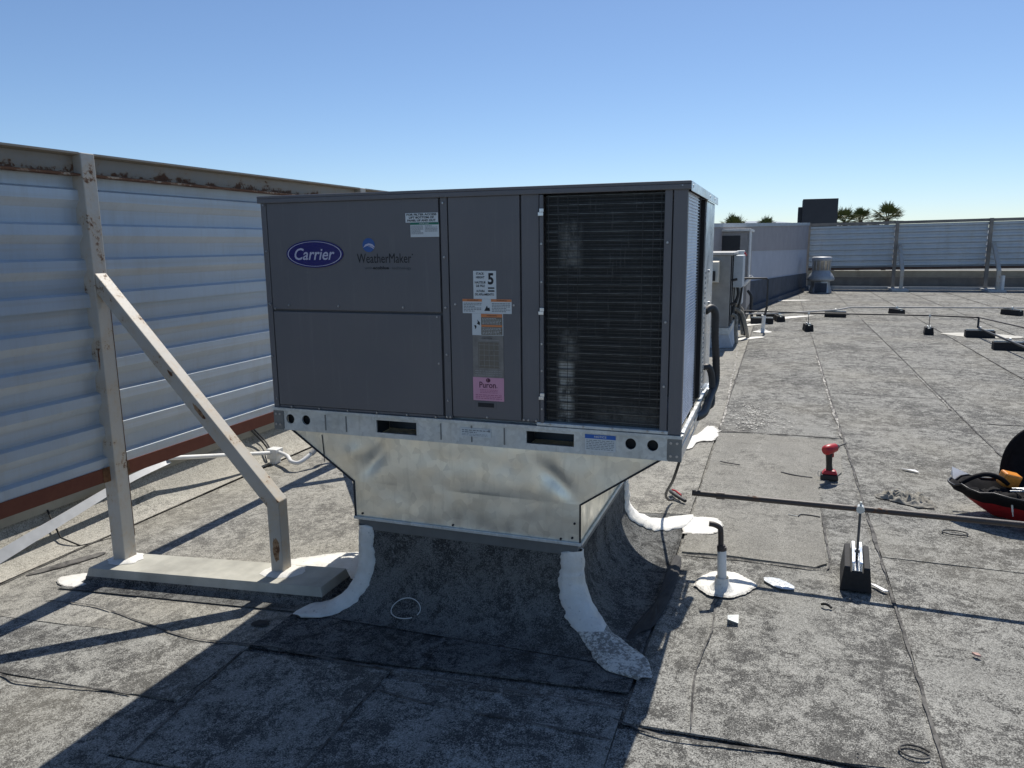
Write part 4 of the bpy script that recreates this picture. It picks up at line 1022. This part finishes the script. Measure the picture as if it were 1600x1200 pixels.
# ================================================================== TOOLS AND LITTER
# impact driver
dr = thing('impact_driver', (2.605, 2.42, .013), 'red and black cordless impact driver standing on its battery', 'power tool')
Z0 = .014
m = MB(); m.hexa([(2.548, 2.375, Z0), (2.662, 2.375, Z0), (2.662, 2.45, Z0), (2.548, 2.45, Z0), (2.552, 2.378, Z0+.038), (2.658, 2.378, Z0+.038), (2.658, 2.447, Z0+.038), (2.552, 2.447, Z0+.038)]); m.build('battery', M_BPL, dr, .006)
m = MB(); m.hexa([(2.556, 2.38, Z0+.039), (2.656, 2.38, Z0+.039), (2.656, 2.445, Z0+.039), (2.556, 2.445, Z0+.039), (2.575, 2.388, Z0+.066), (2.640, 2.388, Z0+.066), (2.640, 2.438, Z0+.066), (2.575, 2.438, Z0+.066)]); m.build('battery_shoe', M_RED, dr, .006)
m = MB(); P = [(2.604, 2.413, Z0+.060), (2.600, 2.413, Z0+.10), (2.597, 2.413, Z0+.15), (2.597, 2.413, Z0+.190)]; m.tube(P, [.023, .019, .021, .026], 12); m.build('grip', M_BPL, dr)
m = MB(); m.tube([(2.562, 2.372, Z0+.206), (2.570, 2.380, Z0+.207), (2.60, 2.413, Z0+.210), (2.632, 2.448, Z0+.214)], [.022, .033, .035, .029], 16); m.build('motor_housing', M_RED, dr)
m = MB(); m.tube([(2.6325, 2.4485, Z0+.214), (2.652, 2.470, Z0+.217)], [.024, .013], 14); m.build('nose', M_BPL, dr)
m = MB(); m.tube([(2.652, 2.470, Z0+.217), (2.705, 2.528, Z0+.226)], .0045, 6); m.build('driver_bit', M_BPL, dr)
m = MB(); m.box((2.612, 2.405, Z0+.155), (2.626, 2.421, Z0+.182)); m.build('trigger', M_RED, dr, .003)
m = MB(); m.tube([(2.543+.012*cos(a), 2.38, Z0+.045+.018*sin(a)) for a in [2*pi*k/14 for k in range(15)]], .002, 5, False); m.build('belt_hook', M_SCREW, dr)

# rag
m = MB()
def ragf(a, b):
    x = 2.86+.31*a; w_ = .028+.10*min(1, a*1.4)*(1-.35*max(0, a-.75)*4)
    y = 2.13+(b-.5)*w_*2-.05*a+.012*nz(a*4, b, 2, 2)
    z = .016+.050*(.45+nz(a*3.2, b*5, 3, 2)+.6*nz(a*8, b*9, 7, 2))*max(0., sin(pi*b))**.6*min(1, 6*a, 6*(1-a)+.3)
    return (x, y, max(z, .014))
m.grid(60, 26, ragf); o = m.build('rag', M_RAG, None, loc=(3.0, 2.1, .014)); tag(o, 'crumpled grey rag lying on the roof left of the tool bag', 'rag')

# tool bag
bag = thing('tool_bag', (3.75, 2.12, .013), 'open red bottomed black tool bag with raised lid at the right edge', 'bag')
def bagring(t):
    """t 0 base, 1 rim"""
    cx, cy = 3.86-.06*t, 1.98-.03*t; rx = .40+.18*t**.9; ry = .12+.14*t; z = .014+.165*t
    return [(cx+rx*(abs(cos(a))**.75*(1 if cos(a) > 0 else -1)), cy+ry*sin(a)*(1-.35*max(0, -cos(a))**2)*(1+.10*t*nz(cos(a)*5, sin(a)*5, t*3, 1.5)), z+(.030*nz(cos(a)*2, sin(a)*2, t*2, 2)+.012*max(0, -cos(a)))*t) for a in [2*pi*i/40 for i in range(40)]]
def loft(m, rings, closed=True, smooth=True):
    n_ = len(rings[0]); m.add(sum(rings, []), [(k*n_+i, k*n_+(i+1) % n_, (k+1)*n_+(i+1) % n_, (k+1)*n_+i) for k in range(len(rings)-1) for i in range(n_)], smooth)
m = MB(); loft(m, [bagring(t) for t in (0, .12, .25, .4, .6)]); m.add(bagring(0), [tuple(range(40))[::-1]], False); m.build('red_base', M_REDC, bag)
m = MB()
def infl(r, k, dz=0):
    cx, cy = 3.81, 1.96; return [(cx+(p[0]-cx)*k, cy+(p[1]-cy)*k, p[2]+dz) for p in r]
loft(m, [infl(bagring(.59), 1.004), bagring(.66), bagring(.78), bagring(.9), bagring(1.0), infl(bagring(1.0), .985, .006), infl(bagring(1.0), .95, -.004), infl(bagring(.8), .93, 0), infl(bagring(.3), .9)])
m.add(infl(bagring(.3), .9), [tuple(range(40))], False); m.build('side_wall', M_BFAB, bag)
m = MB()
def pock(a, b):
    x = 3.34+.86*a; hw = .20*min(1, .35+1.4*a); y = 1.95+(b-.5)*2*hw
    return (x, y, .150+.03*nz(a*9, b*5, 3, 1.6)+.022*nz(a*22, b*11, 3, 1.4)-.02*abs(b-.5))
m.grid(50, 24, pock); m.build('inner_pocket', M_BFAB, bag)
m = MB(); r1 = infl(bagring(1.0), 1.0, .008); m.tube(r1[9:31], .006, 6); m.build('zip_rim', M_BPL, bag)
m = MB()
def lidf(a, b):
    th = pi*a; x = 3.94+.0-.36*cos(th)*(.25+.75*1)*(1-.0*b); 
    x = 3.98-.41*cos(th)
    z = .15+b*.40*max(0., sin(th))**.62
    y = 2.20+.05*b+.035*sin(pi*b)
    return (x, y, z)
m.grid(30, 10, lidf); m.grid(30, 10, lambda a, b: (lidf(a, b)[0], lidf(a, b)[1]+.035, lidf(a, b)[2]*1.0-.004))
m.tube([Vector(lidf(k/30, 1))+Vector((0, .017, 0)) for k in range(31)], .019, 8); m.build('lid', M_BFAB, bag)
m = MB(); pts = smoothpath([(3.29, 1.98, .185), (3.36, 2.0, .225), (3.43, 2.02, .24), (3.50, 2.04, .22), (3.55, 2.06, .18)], 6); m.tube(pts, .014, 8); m.build('handle', M_BFAB, bag)
m = MB(); m.tube([(3.50, 1.755, .15), (3.505, 1.75, .11)], .005, 6); m.tube([(3.505, 1.75, .11), (3.51, 1.752, .085)], .003, 6); m.build('zip_pull', M_WIRE, bag)
o = MB(); o.box((3.50, 2.06, .16), (3.60, 2.13, .245)); o = o.build('plastic_container', M_AMB, None, .01, loc=(3.55, 2.1, .16)); o.rotation_euler = (.15, .25, .3); tag(o, 'orange plastic parts container sticking out of the tool bag', 'container')
m = MB()
for k in range(9):
    a = rnd.uniform(-.5, .5); x, y_ = 3.53+.02*k, 1.98+rnd.uniform(-.05, .05); m.tube([(x, y_, .175+.004*k), (x+.12*cos(a), y_+.12*sin(a), .185+rnd.uniform(0, .03))], .006, 6)
o = m.build('hand_tools', M_SCREW, None, loc=(3.65, 2.1, .15)); tag(o, 'bundle of metal hand tools lying in the open tool bag', 'tools')
m = MB(); m.add([(3.27, 2.08, .18), (3.37, 2.10, .175), (3.36, 2.13, .205), (3.27, 2.14, .24), (3.27, 2.15, .19)], [(0, 1, 2, 3), (0, 3, 4)], False)
o = m.build('paper_sheet', M_PAPER, None, loc=(3.35, 2.2, .17)); tag(o, 'folded white paper poking out of the left end of the tool bag', 'paper')

def litter(name, label, cat, m, mat, loc): o = m.build(name, mat, None, loc=loc); return tag(o, label, cat)
def loop(cx, cy, rx, ry, z, r, a0=0, a1=360, n=24):
    m = MB(); m.tube([(cx+rx*cos(radians(a0+(a1-a0)*k/n)), cy+ry*sin(radians(a0+(a1-a0)*k/n)), z) for k in range(n+1)], r, 6); return m
litter('wire_loop', 'oval black wire loop lying in front of the tool bag', 'wire', loop(3.20, 1.58, .062, .035, .018, .004), M_RUBR, (3.2, 1.58, .015))
m = MB(); m.tube([(3.63, 1.47, .022), (3.74, 1.445, .022), (3.95, 1.40, .02)], [.012, .010, .006], 8); litter('screwdriver', 'small metal tool lying in the shadow below the tool bag', 'hand tool', m, M_SCREW, (3.7, 1.4, .015))
m = MB(); m.tube(smoothpath([(2.30, 2.47, .017), (2.36, 2.43, .019), (2.43, 2.41, .018), (2.50, 2.40, .017)]), .006, 6); litter('cable_scrap', 'short dark cable scrap left of the impact driver', 'cable', m, M_RUBR, (2.4, 2.43, .015))
m = MB(); m.tube(smoothpath([(2.395, 1.585, .020), (2.41, 1.62, .02), (2.46, 1.625, .02), (2.515, 1.61, .02)]), .0035, 6); litter('wire_scrap', 'thin dark wire bent on the smooth repair patch', 'wire', m, M_RUBR, (2.45, 1.6, .018))
m = MB(); m.tube([(2.34, 1.60, .02), (2.39, 1.585, .02)], .0025, 5); litter('wire_scrap', 'tiny pale wire offcut beside the bent dark wire', 'wire', m, M_WIRE, (2.37, 1.59, .018))
m = MB(); m.tube(smoothpath([(1.88, 2.62, .018), (1.90, 2.60, .02), (1.96, 2.585, .018), (2.02, 2.57, .017)]), .004, 6); litter('wire_scrap', 'short black wire scrap between the unit and the impact driver', 'wire', m, M_RUBR, (1.95, 2.6, .016))
def flake(pts, z=.016, th=.003, mat=M_PAPER, warp=.006):
    m = MB(); n_ = len(pts); m.add([(p[0], p[1], z+warp*(i % 2)) for i, p in enumerate(pts)]+[(p[0], p[1], z+th+warp*(i % 2)) for i, p in enumerate(pts)], [tuple(range(n_))[::-1], tuple(range(n_, 2*n_))]+[(i, (i+1) % n_, n_+(i+1) % n_, n_+i) for i in range(n_)], False); return m
litter('paper_scrap', 'white paper scrap lying right of the impact driver', 'litter', flake([(3.09, 2.81), (3.13, 2.77), (3.20, 2.74), (3.18, 2.78), (3.14, 2.80)]), M_PAPER, (3.14, 2.78, .015))
m = MB(); m.grid(26, 14, lambda a, b: (2.225+.135*a+.01*nz(a*4, b*4, 1), .655+(b-.5)*.075*(.4+sin(pi*a))-.06*a, .016+.020*abs(nz(a*7, b*5, 3, 2))*sin(pi*a)*sin(pi*b)+.001)); litter('plastic_film', 'crumpled clear plastic film right of the white mastic pad', 'litter', m, simple('plastic film', (.66, .68, .68), .2, 0, .4, 60), (2.3, .6, .015))
litter('metal_offcut', 'small bent grey sheet metal square on the foreground roof', 'litter', flake([(2.085, .225), (2.13, .22), (2.132, .165), (2.088, .165)], .018, .002, warp=.012), M_GALV, (2.11, .2, .015))
litter('wood_shim', 'pale flat chip lying against the nearest pipe support', 'litter', flake([(2.69, .752), (2.715, .748), (2.765, .69), (2.745, .682)], .016, .004, warp=0), M_PAPER, (2.73, .72, .015))
m = MB(); m.tube(smoothpath([(2.47, .46, .018), (2.485, .45, .026), (2.50, .452, .02), (2.51, .44, .016)]), .006, 6); litter('rubber_scrap', 'tiny black scrap just past the long pipe shadow', 'litter', m, M_RUB, (2.49, .45, .015))
litter('pebble', 'tiny pinkish chip alone on the roof at lower right', 'litter', flake([(3.0, .205), (3.02, .2), (3.028, .185), (3.008, .183)], .016, .008, warp=.003), simple('pink chip', (.5, .33, .28), .8), (3.01, .19, .015))
m = loop(2.70, -.50, .045, .032, .0145, .0035, 20, 330); litter('tar_curl', 'dark curl of tar near the bottom right corner', 'litter', m, M_SEAMD, (2.7, -.5, .015))
m = loop(.20, .10, .045, .025, rz(.2)+.022, .006, 0, 300); litter('wire_loop', 'black cable loop tucked beside the near left mastic strip', 'wire', m, M_RUBR, (.2, .1, rz(.2)))
# scattered grit
m = MB(); r4 = random.Random(11)
for k in range(170):
    x, yy = r4.uniform(-1, 4.5), r4.uniform(-1.3, 6); q = r4.uniform(.0015, .0045)
    if .0 < x < 1.8 and -.3 < yy < 1.6: continue
    m.add([(x-q, yy, rz(x)+.0125), (x+q, yy-q, rz(x)+.0125), (x, yy+q, rz(x)+.0125), (x, yy, rz(x)+.0125+q*1.4)], [(0, 1, 3), (1, 2, 3), (2, 0, 3)], False)
o = m.build('gravel', simple('grit', (.09, .085, .08), .9, 0, .6, 3), kind='stuff'); o['label'] = 'loose dark grit scattered over the roof'

# ================================================================== FAR UNITS
u2_ = thing('rooftop_unit', (1.3, 9.9, rz(1.3)), 'older beige packaged unit with grey switch boxes just beyond the near unit', 'air conditioner')
y0, y1, xa, xb = 9.25, 11.1, .35, 1.50
m = MB(); m.box((xa, y0, .28), (xb, y1, 1.40)); m.build('cabinet', M_BEIGE, u2_, .01)
m = MB(); m.box((xa-.03, y0-.03, 1.401), (xb+.05, y1+.03, 1.44)); m.build('top_cover', simple('pale cover', (.42, .41, .38), .5), u2_, .005)
m = MB(); m.box((xa-.02, y0-.02, .18), (xb+.02, y1+.02, .279)); m.build('base_rail', M_GALV, u2_)
m = MB(); m.prism([(xa, -.04), (xb+.08, -.04), (xb+.01, .179), (xa, .179)], (y0, y1)); m.build('white_curb', simple('painted curb', (.48, .52, .56), .6), u2_)
m = MB(); m.hexa([(1.02, y0-.30, 1.0), (1.34, y0-.30, 1.0), (1.34, y0-.005, .98), (1.02, y0-.005, .98), (1.02, y0-.22, 1.30), (1.34, y0-.22, 1.30), (1.34, y0-.005, 1.33), (1.02, y0-.005, 1.33)]); m.build('intake_hood', simple('cream hood', (.66, .60, .48), .5), u2_, .004)
m = MB(); m.box((1.06, y0-.304, 1.02), (1.30, y0-.297, 1.17)); m.build('hood_screen', M_UNITD, u2_)
m = MB()
for yy in (9.3, 9.75, 10.3, 10.75): m.box((xb+.0, yy, .3), (xb+.018, yy+.03, 1.39))
m.build('panel_joint', M_UNITD, u2_, kind='stuff')
m = MB(); m.box((xb+.005, 9.75, .88), (xb+.16, 10.45, 1.385)); m.build('switch_box', M_LGREY, u2_, .008)
m = MB(); m.box((xb+.005, 10.55, .55), (xb+.13, 10.95, 1.45)); m.build('switch_box', simple('pale box', (.60, .62, .62), .5), u2_, .008)
m = MB(); m.tube([(xb+.10, 10.7, 1.36), (xb+.16, 10.7, 1.40)], .035, 8); m.build('switch_handle', M_RED, u2_)
for P_, r_ in (([(xb+.07, 10.05, .88), (xb+.09, 10.05, .75), (xb+.03, 10.02, .55), (xb+.02, 10.0, .4)], .025), ([(xb+.07, 10.75, .55), (xb+.10, 10.75, .35), (xb+.17, 10.72, .15), (xb+.20, 10.7, .0)], .022), ([(xb+.0, 9.6, .62), (xb+.05, 9.6, .64), (xb+.10, 9.6, .66)], .02), ([(xb+.0, 9.6, 1.0), (xb+.05, 9.6, 1.01), (xb+.09, 9.6, 1.02)], .02), ([(xb+.02, 10.5, .3), (xb+.10, 10.5, .6), (xb+.13, 10.5, .9)], .018)):
    m = MB(); m.tube(smoothpath(P_), r_, 8); m.build('conduit', M_RUBR, u2_)
M_WRAP = simple('pipe wrap', (.30, .27, .22), .9, 0, .4, 20)
for P_, r_ in (([(xb+.02, 10.9, .5), (xb+.12, 10.9, .42), (xb+.14, 10.8, .2), (xb+.16, 10.7, .02)], .035), ([(xb+.02, 9.7, .45), (xb+.09, 9.7, .40), (xb+.10, 9.6, .2), (xb+.12, 9.55, .0)], .03), ([(xb+.02, 10.3, .5), (xb+.15, 10.3, .42), (xb+.22, 10.3, .2), (xb+.26, 10.35, .0)], .03)):
    m = MB(); m.tube(smoothpath(P_), r_, 8); m.build('wrapped_pipe', M_WRAP, u2_)
u3_ = thing('rooftop_unit', (.9, 13.5, rz(.9)), 'distant taller unit with a wide dark coil face and pale frame', 'air conditioner')
y0, y1, xa, xb = 13.0, 15.0, -.6, 1.60
m = MB(); m.box((xa, y0, .22), (xb, y1, 1.80)); m.build('cabinet', simple('grey cabinet', (.27, .26, .255), .6), u3_, .01)
m = MB(); m.box((xa+.08, y0-.012, .5), (1.44, y0-.001, 1.72)); m.build('coil_face', M_BLACK, u3_)
m = MB(); m.box((xa-.02, y0-.05, 1.802), (xb+.04, y1, 1.85)); m.build('top_cover', simple('pale frame', (.60, .60, .58), .5), u3_, .005)
m = MB(); m.box((xb+.002, y0+.0, .9), (xb+.05, y0+.10, 1.78)); m.tube([(xb+.03, y0-.02, 1.80), (xb+.03, y0-.02, .80)], .02, 8); m.tube([(xb-.06, y0-.06, .74), (xb+.10, y0-.06, .93)], .035, 8); m.build('corner_pipe', M_WHT, u3_)
m = MB(); m.box((xa, y0, -.03), (xb, y1, .219)); m.build('curb', M_ROOFD, u3_)
m = MB(); m.tube(smoothpath([(xb+.01, y0+.3, .62), (xb+.09, y0+.3, .5), (xb+.10, y0+.3, .25), (xb+.13, y0+.2, .0)]), .03, 8); m.build('conduit', M_RUBR, u3_)

# ================================================================== BACK WALL, MONOLITH, VENT, FAR SCREEN, PALMS
bw = thing('back_wall', (2.1, 19, 0), 'pale mauve stucco wall with dark flashing foot behind the far units', 'wall')
A = Vector((.30, 8.9+0, 0)); A = Vector((1.25-.30*1, 14.0-1.75, 0)); B = Vector((3.02, 24.2, 0)); dv = (B-A).normalized(); nv = Vector((dv.y, -dv.x, 0))
def lerpz(za, zb, t): return za+(zb-za)*t
def slab(name, zfa, zfb, mat, off=0., th=.3, n=1, a0=0., a1=1.):
    m = MB()
    p = A.lerp(B, a0)+nv*off; q = A.lerp(B, a1)+nv*off; p2 = p-nv*(th+off); q2 = q-nv*(th+off)
    za0, zb0 = lerpz(*zfa, a0), lerpz(*zfa, a1); za1, zb1 = lerpz(*zfb, a0), lerpz(*zfb, a1)
    m.hexa([(p.x, p.y, za0), (q.x, q.y, zb0), (q2.x, q2.y, zb0), (p2.x, p2.y, za0), (p.x, p.y, za1), (q.x, q.y, zb1), (q2.x, q2.y, zb1), (p2.x, p2.y, za1)])
    return m.build(name, mat, bw)
slab('lower_wall', (-.1, -.1), (1.415, 1.33), M_WALLL); slab('upper_wall', (1.416, 1.331), (1.875, 2.10), M_WALLU, .012)
slab('metal_coping', (1.876, 2.101), (1.95, 2.19), M_COPE, .04, .36); slab('dark_flashing', (-.05, -.05), (.74, .55), M_FLASH, .03, .1); slab('dark_cant', (-.05, -.05), (.12, .12), M_FLASH, .12, .2)
mo = thing('sign_tower', (3.4, 26.5, -6), 'charcoal rectangular tower rising behind the far metal screen', 'tower')
m = MB(); m.box((2.86, 26.5, -6.4), (4.02, 27.6, 3.06)); m.build('main_block', M_MONO, mo, .01); m = MB(); m.box((2.72, 26.8, -6.4), (2.859, 27.5, 2.80)); m.build('side_fin', M_MONO, mo, .01)
# roof exhaust vent
rv = thing('roof_vent', (3.43, 22.8, 0), 'round metal roof exhaust vent standing before the far screen', 'roof vent'); c = (3.43, 22.8, 0)
m = MB(); m.lathe([(.34, 0), (.33, .06), (.28, .22), (.27, .36)], c, 8, False); m.build('base', M_TUB, rv)
m = MB(); m.box((3.25, 22.46, .02), (3.60, 22.50, .31)); m.build('access_plate', M_FLASH, rv)
m = MB(); m.lathe([(.27, .36), (.39, .38), (.40, .44), (.34, .56), (.26, .66), (.25, .70)], c); m.build('skirt', simple('vent skirt', (.34, .37, .40), .5, .3), rv)
m = MB(); m.lathe([(.25, .70), (.26, .70), (.26, .98), (.28, 1.0)], c); 
m.build('windband', simple('vent band', (.50, .48, .44), .4, .6), rv)
for k in range(14):
    a = 2*pi*k/14; mm = MB(); x, y_ = c[0]+.263*cos(a), c[1]+.263*sin(a); mm.tube([(x, y_, .70), (x, y_, .99)], .012, 4); mm.build('vane', M_TUB, rv)
m = MB(); m.lathe([(.285, .99), (.30, 1.02), (.295, 1.08), (.26, 1.11), (.0, 1.115)], c); m.build('cap', M_COPE, rv)
# far parapet and far screen
fp2 = thing('parapet_wall', (8, 25.3, 0), 'low brown stucco parapet below the far metal screen', 'wall')
m = MB(); m.box((3.05, 25.15, -.1), (15, 25.4, .60)); m.build('wall', M_CONC, fp2); m = MB(); m.box((3.05, 24.98, -.05), (15, 25.149, .40)); m.build('dark_base', simple('brown flashing', (.17, .155, .135), .9, 0, .2, 4), fp2)
m = MB(); m.box((3.05, 24.74, -.05), (15, 24.979, .10)); m.build('cant_strip', simple('painted cant', (.34, .35, .35), .7), fp2)
fs = thing('metal_screen', (8, 24.85, 0), 'distant corrugated blue grey metal screen across the back right of the roof', 'fence')
FP = [3.06, 5.72, 8.36, 11.0, 13.6]
def fz(x, z): return z+.012*(x-3)
for a, b in zip(FP[:-1], FP[1:]):
    m = MB(); pts = []; z = 2.07
    while z > .70:
        for dz, dy in ((0, 0), (-.012, -.045), (-.07, -.048), (-.11, -.004), (-.165, 0)): pts.append((z+dz, dy))
        z -= .178
    n_ = len(pts); vs = []
    for j in range(9):
        x = a+.05+(b-a-.1)*j/8
        for zz, dy in pts: vs.append((x, 24.84+dy, fz(x, zz)))
    m.add(vs, [(j*n_+i, (j+1)*n_+i, (j+1)*n_+i+1, j*n_+i+1) for j in range(8) for i in range(n_-1)], False); m.build('corrugated_panel', M_SCREEN, fs)
    for nm, z0, z1, mat in (('top_beam', 2.08, 2.17, M_BEAM), ('bottom_beam', .615, .70, M_BRND)):
        m = MB(); m.hexa([(a+.05, 24.76, fz(a, z0)), (b-.05, 24.76, fz(b, z0)), (b-.05, 24.88, fz(b, z0)), (a+.05, 24.88, fz(a, z0)), (a+.05, 24.76, fz(a, z1)), (b-.05, 24.76, fz(b, z1)), (b-.05, 24.88, fz(b, z1)), (a+.05, 24.88, fz(a, z1))]); m.build(nm, M_BEAMF if nm == 'top_beam' else mat, fs)
for i, x in enumerate(FP):
    m = MB(); m.box((x-.05, 24.70, .06), (x+.05, 24.80, fz(x, 2.18))); m.build('post', M_BEAMF, fs, .004)
    if i == 0: continue
    m = MB(); m.prism([(24.70, 1.50), (24.70, 1.38), (23.85, .62), (23.85, .07), (23.75, .07), (23.75, .66)], (x+.07, x+.17), 'x')
    m.build('brace', M_POST, fs)
    m = MB(); m.box((x-.15, 23.6, 0), (x+.32, 24.73, .07)); m.build('brace_curb', simple('pale curb', (.52, .52, .50), .7), fs)
m = MB(); m.tube([(8.62, 23.9, 0), (8.62, 23.9, .5)], .06, 10); o = m.build('vent_pipe', M_WHT, None, loc=(8.62, 23.9, 0)); tag(o, 'short white pipe standing at the foot of the far screen beside the right brace', 'pipe')

def palm(x, y, ztop, R, seed, label):
    t = thing('palm_tree', (x, y, -6.5), label, 'palm tree', 'fan palms beyond the roof')
    r = random.Random(seed); m = MB(); m.tube([(x+.1, y, -6.5), (x, y, -2), (x, y, ztop-R*.55)], [.28, .22, .20], 10); m.build('trunk', M_TRUNK, t)
    m = MB(); C0 = Vector((x, y, ztop-R*.62))
    for k in range(64):
        az = r.uniform(0, 2*pi); el = radians(r.choice([r.uniform(15, 85), r.uniform(-35, 40)])); d = Vector((cos(az)*cos(el), sin(az)*cos(el), sin(el)))
        st = R*r.uniform(.38, .55); hub = C0+d*st; m.tube([C0, hub], .018, 4)
        side = d.cross(Vector((0, 0, 1))).normalized() if abs(d.z) < .98 else Vector((1, 0, 0)); upv = side.cross(d)
        for j in range(13):
            a = radians(-78+156*j/12+r.uniform(-4, 4)); ln = R*r.uniform(.36, .52)*(1-.25*abs(j-6)/6)
            q = (d*cos(a)+side*sin(a)*.95+upv*r.uniform(-.1, .1)).normalized(); tip = hub+q*ln+Vector((0, 0, -.10*R*r.random())); wv = q.cross(upv).normalized()*R*.020
            mid = hub+q*ln*.45
            m.add([hub, mid+wv, tip, mid-wv], [(0, 1, 2, 3)], False)
    m.build('crown', M_PALM, t)
palm(-2.55, 80, 3.95, 2.1, 1, 'leftmost fan palm crown showing over the mauve back wall')
palm(.62, 80, 3.65, 1.9, 2, 'smaller second fan palm crown over the mauve back wall')
palm(8.0, 80, 4.5, 1.9, 3, 'fan palm crown directly right of the charcoal tower')
palm(9.75, 84, 4.6, 1.7, 4, 'middle fan palm crown between two others over the far screen')
palm(11.75, 80, 4.8, 2.1, 5, 'rightmost and largest fan palm crown over the far screen')
